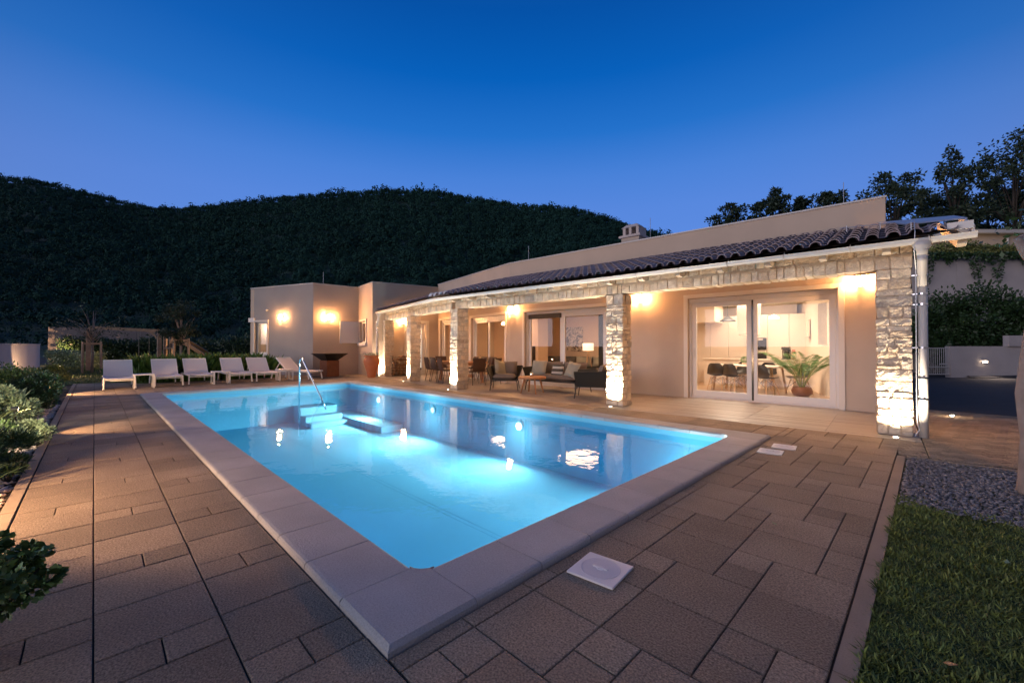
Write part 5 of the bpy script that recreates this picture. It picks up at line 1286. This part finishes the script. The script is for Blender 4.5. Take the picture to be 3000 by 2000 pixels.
# garden spotlights, half hidden in the bed
def garden_spot(label, loc, aim, power, ang, col=WARM, size=.03, blend=.4, hid=False):
    power *= 5
    loc = Vector(loc); aim = Vector(aim); o = thing('garden_spotlight', label, 'spotlight', loc, 0, 'small garden spotlights among the plants')
    d = (aim-loc).normalized(); m = MB().tube([loc-d*.09, loc-d*.02], [.03, .038], 12); m.tube([loc-d*.06, Vector((loc.x, loc.y, -.05))], .008, 6); P('housing', m, M['dark_metal'], o)
    P('lens', MB().tube([loc-d*.021, loc-d*.019], .031, 12), M['bulb'], o)
    lamp('SPOT', 'garden_light', loc+d*.01, power, col, size, aim=aim, parent=o, angle=ang, blend=blend); return o
garden_spot('garden spotlight by the lower left kerb shining across the paving', S(3.0, -2.75, .62), S(3.2, .6, 0), 78, 108)
garden_spot('garden spotlight between the pale shrubs shining across the paving', S(7.2, -2.0, .40), S(7.5, .6, 0), 30, 80)
garden_spot('garden spotlight at the foot of the broad pale shrub', S(4.7, -2.55, .75), S(8.6, -2.2, .3), 80, 60, (1, .82, .60))
garden_spot('garden spotlight behind the lance leafed plants', S(9.6, -3.3, .55), S(8.2, -2.1, .5), 30, 110, (1, .82, .60))
garden_spot('garden spotlight at the far end of the bed', S(14.3, -2.3, .45), S(14.6, 1.5, 0), 60, 80)
garden_spot('garden spotlight before the white garden wall', at(85, 20.2, z=.1), at(70, 20.6, z=.9), 14, 100)
garden_spot('garden spotlight at the foot of the board fence', at(150, 27.0, z=.12), at(132, 30, z=1.2), 420, 95, blend=.8)
garden_spot('garden spotlight in the flowers below the swing', at(335, 23.5, z=.10), at(330, 25, z=.9), 60, 110)
garden_spot('garden spotlight in the hedge behind the slide', at(560, 21.5, z=.10), at(530, 23, z=.7), 60, 120)
garden_spot('garden spotlight in the far lawn behind the first lounger', at(140, 18.0, z=.45), at(250, 17.5, z=-.1), 40, 100)
# white garden wall and board fence
a, b = at(-40, 17.5), at(92, 22.5); d = (b-a).normalized(); nn = Vector((-d.y, d.x, 0))
o = thing('white_garden_wall', 'low white rendered garden wall at the far left', 'wall', (a+b)/2)
m = MB(); m.prism([(p.x, p.y) for p in (a, b, b+nn*.22, a+nn*.22)], -.05, 1.38); P('wall', m, M['render_w'], o)
m = MB(); m.prism([(p.x, p.y) for p in (a-nn*.03, b-nn*.03, b+nn*.25, a+nn*.25)], 1.383, 1.43); P('coping', m, M['render_w'], o)
a, b = at(110, 30.5), at(368, 33); d = (b-a); nn = Vector((-d.y, d.x, 0)).normalized()
o = thing('board_fence', 'tall weathered vertical board fence behind the swing', 'fence', (a+b)/2); m = MB(); n = 62
for i in range(n):
    p, q = a+d*(i/n), a+d*((i+.94)/n); k = R.uniform(0, .015); zt = 2.72-.10*i/n; m.prism([(r_.x, r_.y) for r_ in (p+nn*k, q+nn*k, q+nn*(k+.03), p+nn*(k+.03))], -.05, zt+R.uniform(-.01, .01))
P('boards', m, M['board'], o)
m = MB()
for z in (.5, 2.3): m.bar(a+nn*.08+Vector((0, 0, z)), b+nn*.08+Vector((0, 0, z)), .05, .09)
P('rail', m, M['board'], o)
# hedges
def hedge(name, label, a, b, w, h, n, m_, seed, leaf=.10, cat='hedge', z0=0):
    rng = np.random.default_rng(seed); d = b-a; Lh = d.length; u = d/Lh; s_ = Vector((-u.y, u.x, 0)); o = thing(name, label, cat, (a+b)/2)
    q = rng.uniform(0, 1, n); t = rng.uniform(-1, 1, n)*w/2; zz = rng.uniform(0, 1, n)**.8*h*(1+.10*np.sin(q*Lh*1.3)+.06*np.sin(q*Lh*3.9+1)+.05*rng.normal(size=n)); t += .12*np.sin(q*Lh*2.3+zz*3)
    p = np.stack([a.x+d.x*q+s_.x*t, a.y+d.y*q+s_.y*t, a.z+z0+zz], 1)-np.array(((a+b)/2)[:]); D = rng.normal(size=(n, 3))+np.array([0, 0, .5]); mb = MB(); mb.leaves(p, D, leaf*rng.uniform(.6, 1.3, (n, 1)), leaf*.6, rng); P('foliage', mb, m_, o, local=True)
    k = .4
    while k < Lh: c = a+u*k-(a+b)/2; P('stem', MB().tube([(c.x, c.y, 0), (c.x+.05, c.y, h*.8)], [.03, .01], 5), M['bark'], o, local=True); k += 1.6
    return o
hedge('dark_hedge', 'tall dark hedge in front of the board fence', at(150, 28.5), at(362, 29.5), 1.4, 1.75, 16000, M['leaf_d'], 31, .14)
hedge('far_hedge', 'long dark clipped hedge behind the slide, left of the annex', at(372, 28), at(640, 27), 1.2, 1.75, 16000, M['leaf_d'], 32, .13)
hedge('flower_border', 'border of bright leafy plants lit at the foot of the board fence', at(118, 26.5), at(228, 25.0), .9, .95, 4500, M['leaf_p'], 33, .12, 'flower bed')
hedge('lit_border', 'small lit border of pale leaves below the far hedge near the annex', at(530, 22.5), at(583, 21.3), .7, .75, 2600, M['leaf_y'], 34, .08, 'flower bed')
shrub('small_lit_shrub', 'small lit flowering shrub under the swing seat', at(338, 24.2, z=-.02), .5, .4, .85, 1500, .09, .06, M['leaf_p'], 35)
# ornamental grasses behind the loungers
rng = np.random.default_rng(40); n = 26000; q = rng.uniform(0, 1, n); a, b = Vector((-19.75, 2.2, 0)), Vector((-19.35, 6.5, 0)); c_ = np.floor(q*11)/11
x = a.x+(b.x-a.x)*q+rng.normal(size=n)*.16; y = a.y+(b.y-a.y)*(c_+.045+rng.normal(size=n)*.026)
o = blades(np.stack([x, y, np.full(n, .0)], 1), .64, .006, .22, M['ornamental'], 'ornamental_grass')
n = 9000; x = -21.2+rng.normal(size=n)*.25; y = rng.uniform(-.2, 2.0, n); blades(np.stack([x, y, np.full(n, -.02)], 1)[y > 1.6], .4, .006, .25, M['ornamental'], 'low_grass_tufts')
# swing, tower, slide
o = thing('swing_frame', 'timber swing frame with a single swing on the far lawn', 'swing', at(270, 22.5))
pl_, pr_ = at(203, 22.2), at(366, 23.4)
P('beam', MB().bar(pl_+Vector((0, 0, 2.30)), pr_+Vector((0, 0, 2.16)), .12, .16), M['timber'], o)
for p, e in ((pl_, 2.24), (pr_, 2.1)): P('post', MB().bar(p+Vector((0, 0, -.05)), p+Vector((0, 0, e)), .18, .18), M['timber'], o)
P('brace', MB().bar(pr_+Vector((0, 0, 1.65)), pr_.lerp(pl_, .14)+Vector((0, 0, 2.14)), .09, .09), M['timber'], o)
sl, sr = pl_.lerp(pr_, .70), pl_.lerp(pr_, .85)
P('rope', MB().tube([sl+Vector((0, 0, 2.12)), sl+Vector((0, 0, .5))], .012, 5).tube([sr+Vector((0, 0, 2.1)), sr+Vector((0, 0, .5))], .012, 5), M['cush_l'], o); P('swing_seat', MB().bar(sl+Vector((0, 0, .48)), sr+Vector((0, 0, .48)), .2, .04), M['wood'], o)
o = thing('play_tower', 'small timber play tower with an orange slide', 'play tower', at(385, 24.5))
for u_, f_ in ((378, 24), (391, 24), (382, 25.2), (395, 25.2)): P('post', MB().bar(at(u_, f_, z=-.05), at(u_, f_, z=2.05), .10), M['timber'], o)
P('platform', MB().prism([(p.x, p.y) for p in (at(377, 23.9), at(396, 23.9), at(399, 25.3), at(380, 25.3))], 1.15, 1.22), M['timber'], o)
pts = [at(u_, 24.2, z=z) for u_, z in ((398, 1.52), (432, 1.42), (448, 1.18), (470, .82), (485, .52), (496, .30), (512, .22))]; m = MB()
for i in range(len(pts)-1):
    w = FW; s_ = Vector((FW[0], FW[1], 0))*.25
    for k in (-1, 1): m.bar(pts[i]+s_*k+Vector((0, 0, .06)), pts[i+1]+s_*k+Vector((0, 0, .06)), .03, .20)
    m.quad(pts[i]-s_, pts[i+1]-s_, pts[i+1]+s_, pts[i]+s_)
P('slide', m, M['slide'], o)
# staked young trees
def tree(name, label, base, h, crown, n, leaf, m_, seed, trunk_r=.10, limbs=7, cat='tree', tight=.34, clumps=34, zc=None, bark='bark', group=None, dens=None):
    """crown: (rx, ry, z0, z1) relative to the base"""
    rng = np.random.default_rng(seed); o = thing(name, label, cat, base, 0, group); rx, ry, z0, z1 = crown
    c = []
    while len(c) < clumps:
        p = rng.uniform(-1, 1, 3); d = np.linalg.norm(p)
        if .30 < d < 1: c.append(p*np.array([1-.35*max(0, p[2]), 1-.35*max(0, p[2]), 1]))
    c = np.array(c)*np.array([rx, ry, (z1-z0)/2])+np.array([0, 0, (z0+z1)/2])
    i = rng.integers(0, clumps, n); sz = tight*np.array([rx, ry, (z1-z0)*.36])*.9; wg = rng.uniform(.45, 1.2, (clumps, 1)); d = rng.normal(size=(n, 3)); d /= np.linalg.norm(d, axis=1, keepdims=True)
    p = c[i]+d*sz*wg[i]*rng.uniform(.15, 1, (n, 1)); mb = MB(); mb.leaves(p, d+rng.normal(size=(n, 3))*.6, leaf*rng.uniform(.6, 1.3, (n, 1)), leaf*.55, rng); P('crown', mb, m_, o, local=True)
    m = MB(); top = Vector((rng.normal()*.1*rx, rng.normal()*.1*ry, z0+(z1-z0)*.75)); m.tube([(0, 0, -.1), (top.x*.3, top.y*.3, z0*.6), (top.x*.6, top.y*.6, z0+(z1-z0)*.3), top], [trunk_r, trunk_r*.8, trunk_r*.5, trunk_r*.12], 8)
    for k in range(min(len(c), limbs*3)):
        f = rng.uniform(.25, .95); st_ = Vector((top.x*f*.6, top.y*f*.6, z0*.7+(z1-z0)*.55*f*.8)); e = Vector(c[k]); st_.z = min(st_.z, e.z); mid = st_.lerp(e, .5)+Vector((0, 0, .08*(z1-z0))); m.tube([st_, mid, e], [trunk_r*.35, trunk_r*.2, trunk_r*.06], 5)
    P('trunk', m, M[bark], o, local=True, smooth=True); return o
def stakes(label, base, r, h):
    o = thing('tree_stakes', label, 'tree stakes', base)
    ps = [Vector((r*cos(a), r*sin(a), 0)) for a in (TH+.2, TH+2.3, TH+4.4)]
    for p in ps: P('stake', MB().bar(p*1.05+Vector((0, 0, -.05)), p+Vector((0, 0, h)), .07), M['timber'], o, local=True)
    m = MB()
    for i in range(3): m.bar(ps[i]+Vector((0, 0, h-.10)), ps[(i+1) % 3]+Vector((0, 0, h-.10)), .03, .09)
    P('cross_rail', m, M['timber'], o, local=True)
b1 = at(212, 20.5, z=-.02); tree('young_tree', 'young thin branched tree tied to stakes at the left of the swing', b1, 4, (1.5, 1.5, 1.5, 3.6), 600, .10, M['leaf_tree'], 51, .06, cat='tree', bark='palebark'); stakes('three timber stakes round the thin branched young tree by the swing', b1, .36, 1.55)
b2 = at(416, 21.2, z=-.02); tree('young_tree', 'young dark leafed tree tied to stakes before the slide', b2, 4, (1.0, 1.0, 1.5, 3.7), 5200, .10, M['leaf_tree'], 52, .07, bark='palebark'); stakes('three pale timber stakes round the dark young tree by the slide', b2, .33, 1.72)

# ================================================================== RIGHT SIDE
# low wall, gate, retaining wall, neighbour
o = thing('low_wall', 'low grey rendered wall along the driveway at the right', 'wall', at(2260, 17.6))
m = MB(); a, b = at(2184, 17.6), at(2480, 17.6); s_ = Vector((FW[0], FW[1], 0))*.25; m.prism([(p.x, p.y) for p in (a, b, b+s_, a+s_)], -.05, 1.30); a, b = at(2318, 17.5), at(2480, 17.5); m.prism([(p.x, p.y) for p in (a, b, b+s_*.9, a+s_*.9)], 1.302, 1.75); P('wall', m, M['concrete'], o)
o = thing('garden_gate', 'white metal bar gate beside the low grey wall', 'gate', at(2155, 17.7)); a, b = at(2128, 17.7), at(2182, 17.7)
m = MB()
for z in (.12, .42, 1.22): m.bar(a+Vector((0, 0, z)), b+Vector((0, 0, z)), .04)
for p in (a, b): m.bar(p, p+Vector((0, 0, 1.26)), .06)
P('frame', m, M['gutter'], o); m = MB()
for i in range(1, 11): p = a.lerp(b, i/11); m.bar(p+Vector((0, 0, .14)), p+Vector((0, 0, 1.2)), .018)
P('bars', m, M['gutter'], o); P('letter_box', MB().bar(a.lerp(b, .55)+Vector((0, 0, .55)), a.lerp(b, .85)+Vector((0, 0, .55)), .05, .05), M['gutter'], o)
o = thing('wall_light', 'small lit lamp set in the low grey wall', 'wall lamp', at(2262, 17.55, z=.62)); c = at(2262, 17.57, z=.66); P('housing', MB().bar(c-Vector((RT[0], RT[1], 0))*.13, c+Vector((RT[0], RT[1], 0))*.13, .06, .10), M['gutter'], o); c = at(2262, 17.53, z=.65); P('lens', MB().bar(c-Vector((RT[0], RT[1], 0))*.10, c+Vector((RT[0], RT[1], 0))*.10, .02, .05), M['smalllamp'], o)
lamp('SPOT', 'wall_light_beam', at(2290, 17.3, z=.60), 55, (1, .75, .6), .05, aim=at(2310, 16.8, z=0), parent=o, angle=130)
o = thing('driveway_light', 'small lit ground lamp at the edge of the driveway', 'ground lamp', at(2185, 7.75, z=-.01)); P('ring', MB().lathe([(.05, 0), (.05, .02), (.03, .03), (0, .03)], n=16), M['steel'], o, local=True); P('lens', MB().lathe([(.03, .0305), (.02, .034), (0, .035)], n=12), M['lens'], o, local=True)
lamp('POINT', 'driveway_glow', at(2185, 7.75, z=.10), 3, (1, .72, .45), .03, parent=o)
o = thing('retaining_wall', 'tall cast concrete retaining wall with ivy hanging from its top', 'wall', at(2250, 21)); m = MB(); s_ = Vector((FW[0], FW[1], 0))*.4
a, b = at(1900, 21), at(2700, 21)
for i in range(8):
    p, q = a.lerp(b, i/8), a.lerp(b, (i+.992)/8)
    for j, (z0, z1) in enumerate(((-.05, 1.85), (1.87, 3.72), (3.74, 5.85))): m.prism([(v.x, v.y) for v in (p, q, q+s_, p+s_)], z0, z1)
P('panels', m, M['concrete'], o)
rng = np.random.default_rng(61); n = 2600; q = rng.uniform(0, 1, n); u_ = 2100+q*330; hang = np.maximum(0, np.sin(u_*.045)*.5+np.sin(u_*.11)*.5+.1)*1.7; z = 5.95-rng.uniform(0, 1, n)**1.6*(.25+hang)
p = np.array([at(uu, 20.85-rng.uniform(0, .2))[:] for uu in u_]); p[:, 2] = z; mb = MB(); mb.leaves(p, rng.normal(size=(n, 3))+np.array([0, 0, -.6]), .13, .09, rng); solo('hanging_ivy', mb, M['leaf_d'], 'dark ivy trailing down from the top of the concrete wall', 'ivy')
hedge('wall_top_hedge', 'light green hedge lit along the top of the concrete wall', at(2150, 21.7, z=5.8), at(2440, 21.7, z=5.8), .7, .75, 5200, M['leaf_y'], 62, .15)
shrub('ivy_bush', 'huge dark ivy covered bush in front of the concrete wall', at(2235, 19.2, z=0), 2.3, 1.0, 4.1, 15000, .15, .10, M['leaf_d'], 63, clumps=70, tight=.26)
shrub('side_bush', 'dark bush at the foot of the concrete wall beside the downpipe', at(2140, 19.4, z=0), 1.1, .8, 3.3, 5000, .15, .10, M['leaf_d'], 64, clumps=30)
shrub('side_bush', 'dark bush at the right picture edge above the low wall', at(2345, 19.2, z=.8), 1.0, .8, 2.6, 5000, .15, .10, M['leaf_d'], 65, clumps=30)
o = thing('neighbour_house', 'beige neighbouring house with lit wall above the concrete wall', 'house', at(2330, 29, z=5.8)); s_ = Vector((FW[0], FW[1], 0))*6
a, b = at(2215, 29), at(2560, 29); m = MB(); m.prism([(p.x, p.y) for p in (a, b, b+s_, a+s_)], 5.8, 9.05); P('wall', m, M['plaster'], o)
e = Vector((FW[0], FW[1], 0)); a, b = at(2195, 28.5), at(2600, 28.5); m = MB(); m.prism([(p.x, p.y) for p in (a, b, b+s_*1.2, a+s_*1.2)], 9.053, 9.30); P('roof', m, M['gutter'], o)
m = MB(); q = at(2318, 28.9); m.tube([q+Vector((0, 0, 5.8)), q+Vector((0, 0, 9.0))], .06, 8); P('downpipe', m, M['gutter'], o)
lamp('POINT', 'neighbour_light', at(2250, 26.0, z=7.0), 150, (1, .68, .36), .1, parent=o)
mb = MB(); mb.prism([(p.x, p.y) for p in (at(1500, 21.4), at(3400, 21.4), at(3200, 75), at(1500, 75))], -.05, 5.8); struct('bank', mb, M['soil'])
# pollarded trunk at the right edge
o = thing('pollarded_tree', 'pale grey pollarded tree trunk at the right picture edge', 'tree', (.93, 5.78, -.02))
m = MB(); m.tube([(0, .02, -.05), (0, 0, .1), (.012, 0, .5), (-.012, .0, .9), (.03, 0, 1.2), (.05, .0, 1.6), (.045, 0, 1.95), (.05, 0, 2.12)], [.085, .068, .06, .062, .075, .05, .048, .062], 12)
m.tube([(.05, 0, 2.05), (.0, .0, 2.16), (-.05, -.03, 2.28)], [.045, .04, .03], 8); m.tube([(.05, 0, 2.06), (.07, .02, 2.2), (.12, .05, 2.4)], [.045, .04, .034], 8); m.tube([(.05, 0, 2.06), (.04, .06, 2.2), (.0, .10, 2.32)], [.04, .035, .03], 8)
P('trunk', m, M['palebark'], o, local=True, smooth=True)
rng = np.random.default_rng(71); n = 60; pp = np.stack([.04+rng.normal(size=n)*.16, .02+rng.normal(size=n)*.14, 2.35+rng.normal(size=n)*.10], 1); m = MB(); m.leaves(pp, rng.normal(size=(n, 3)), .06, .035, rng); P('leaves', m, M['leaf_d'], o, local=True)
n = 2500; t = rng.uniform(0, 1, n); x = 1.55+rng.uniform(0, 1, n)*1.6; y = 7.3+rng.uniform(-.2, .3, n)+(x-1.55)*.2; blades(np.stack([x, y, np.full(n, 0.0)], 1), .07, .004, .5, M['blade'], 'path_grass')
# a few fallen leaves
for i, (s_, t_, lb) in enumerate(((-2.02, 1.18, 'single orange fallen leaf lying on the lawn'), (-2.3, 2.55, 'pale fallen leaf lying on the lawn nearer the gravel'), (-1.2, 2.25, 'small dry leaf lying on the paving right of the pool'))):
    mb = MB().add([(0, 0, 0), (.018, .012, .006), (.045, 0, .012), (.02, -.014, .004)], [(0, 1, 2, 3)]); o = solo('fallen_leaf', mb, M['slide'] if i == 0 else M['leaf_p'], lb, 'leaf'); o.location = S(s_, t_, .022 if i < 2 else .004); o.rotation_euler = (0, 0, i*1.3)
# trees on the bank behind the house
def bank_tree(u, top, wpx, f, seed, label, n=4200, leaf=.26, zb=5.8, low=None, clumps=34, tight=.30):
    zt = 1.3+(795-top)/F*f; r = wpx/F*f/2; b = at(u, f, z=zb); h = zt-zb; z0 = h*.35 if low is None else 1.3+(795-low)/F*f-zb
    return tree('bank_tree', label, b, h, (r, r, z0, h), n, leaf, M['leaf_tree'], seed, .16, tight=tight, clumps=clumps, group='trees on the bank behind the house')
bank_tree(1692, 468, 105, 40, 81, 'small open tree seen over the roof nearest the chimney', 2600, .30, low=535)
bank_tree(1778, 440, 90, 40, 82, 'taller open tree over the roof, second from the chimney', 2800, .30, low=535)
bank_tree(1842, 450, 66, 41, 83, 'narrow tree over the roof, third from the chimney', 2200, .30, low=535)
bank_tree(1912, 428, 88, 38, 84, 'rounded dense tree over the roof behind the lightning rod', 3600, .28, low=520)
bank_tree(2060, 385, 150, 32, 85, 'broad tree standing just right of the parapet end', 4200, .25, low=560, clumps=46)
bank_tree(2203, 338, 100, 31, 86, 'tall slender tree with a thin leader, right of the broad one', 3000, .24, low=560, clumps=40, tight=.26)
bank_tree(2335, 290, 185, 30, 87, 'tallest big tree at the right picture edge', 5600, .25, low=560, clumps=60)
bank_tree(2265, 405, 140, 36, 88, 'dark dense tree filling the gap between the slender and the tallest tree', 8000, .28, low=580, clumps=40)
bank_tree(2130, 440, 150, 36, 89, 'dark dense low tree between the broad and the slender tree', 8000, .28, low=580, clumps=40)
bank_tree(2440, 330, 160, 33, 90, 'big tree just outside the right picture edge', 6000, .28, low=560, clumps=40)
hedge('bank_thicket', 'dense dark thicket along the bank below the big trees', at(2010, 33, z=5.8), at(2480, 33, z=5.8), 3.0, 4.3, 15000, M['leaf_tree'], 91, .30, 'thicket')

# ================================================================== HILLS AND FAR WOOD
ridge = [(-2500, 430), (-900, 400), (-300, 392), (0, 400), (60, 404), (150, 428), (250, 452), (350, 472), (400, 475), (480, 470), (560, 458), (640, 448), (700, 443), (800, 437), (880, 432), (960, 432), (1000, 437), (1100, 452), (1200, 467), (1300, 472), (1350, 480), (1400, 497), (1450, 514), (1500, 528), (1560, 545), (1650, 560), (1800, 560), (2000, 540), (2400, 520), (3500, 520)]
ru = np.array([x for x, _ in ridge], float); rv = np.array([y for _, y in ridge], float)
def ridge_dist(u): return 260+40*np.sin(u*.0021+1)+np.where(u < 380, 60*np.clip((380-u)/380, 0, 1), 0)
def hill_z(u, f):
    """height at forward distance f in the direction of column u"""
    Rr = ridge_dist(u); e = (795-np.interp(u, ru, rv))/F; top = 1.3+e*Rr-3.5
    q = np.clip((f-52)/(Rr-52), 0, 1); s_ = q**1.15*(1.0)
    over = np.clip((f-Rr)/150, 0, 1)
    return np.where(f <= Rr, top*s_*(.97+.03*q), top*(1-.5*over**1.3))-.06+np.where(f < Rr, 1.6*np.sin(u*.012+f*.03)*q*(1-q)*2, 0)
us = np.linspace(-2400, 2900, 180); fs_ = np.concatenate([np.linspace(50, 320, 40), np.linspace(335, 620, 10)])
vs = []; 
for f in fs_:
    zz = hill_z(us, np.full_like(us, f))
    for u, z in zip(us, zz):
        r = (u-1176)/F*f; vs.append((f*FW[0]+r*RT[0], f*FW[1]+r*RT[1], float(z)))
nU = len(us); mb = MB(); mb.add(vs, [(i*nU+j, i*nU+j+1, (i+1)*nU+j+1, (i+1)*nU+j) for i in range(len(fs_)-1) for j in range(nU-1)]); struct('hills', mb, M['hill'], smooth=True)
rng = np.random.default_rng(101); mb = MB(); NT = 17000
u = rng.uniform(-500, 1640, NT); Rr = ridge_dist(u); f = 54+(Rr+12-54)*rng.uniform(0, 1, NT)**.8
# extra trees right on the ridge so that the skyline reads as crowns
u2 = rng.uniform(-200, 1640, 700); u = np.concatenate([u, u2]); f = np.concatenate([f, ridge_dist(u2)+rng.uniform(-6, 4, 700)])
zc = hill_z(u, f); k = 64
for i in range(len(u)):
    sc_f = .55+.45*min(1, f[i]/150); h = rng.uniform(2.0, 4.2)*sc_f; r = h*rng.uniform(.38, .58)
    if i >= NT: h = rng.uniform(2.8, 4.6) if rng.uniform() > .14 else rng.uniform(4.6, 7.2); r = h*rng.uniform(.36, .5)
    rr = (u[i]-1176)/F*f[i]; c = np.array([f[i]*FW[0]+rr*RT[0], f[i]*FW[1]+rr*RT[1], zc[i]])
    k = 110 if f[i] < 130 else 66 if f[i] < 190 else 42; q_ = sqrt(46/k)
    d = rng.normal(size=(k, 3)); d /= np.linalg.norm(d, axis=1, keepdims=True); d[:, 2] = d[:, 2]*.8+.15
    bump = 1+.35*np.sin(d[:, 0]*4+i)*np.sin(d[:, 1]*5+i*2)
    p = c+np.array([0, 0, h*.55])+d*np.array([r, r, h*.5])*rng.uniform(.55, 1.0, (k, 1))*bump[:, None]
    mb.leaves(p, np.cross(d, rng.normal(size=(k, 3))), q_*r*.42*rng.uniform(.6, 1.2, (k, 1)), q_*r*.36, rng, A=d+rng.normal(size=(k, 3))*.25)
struct('far_wood', mb, M['leaf_far'], kind='stuff')
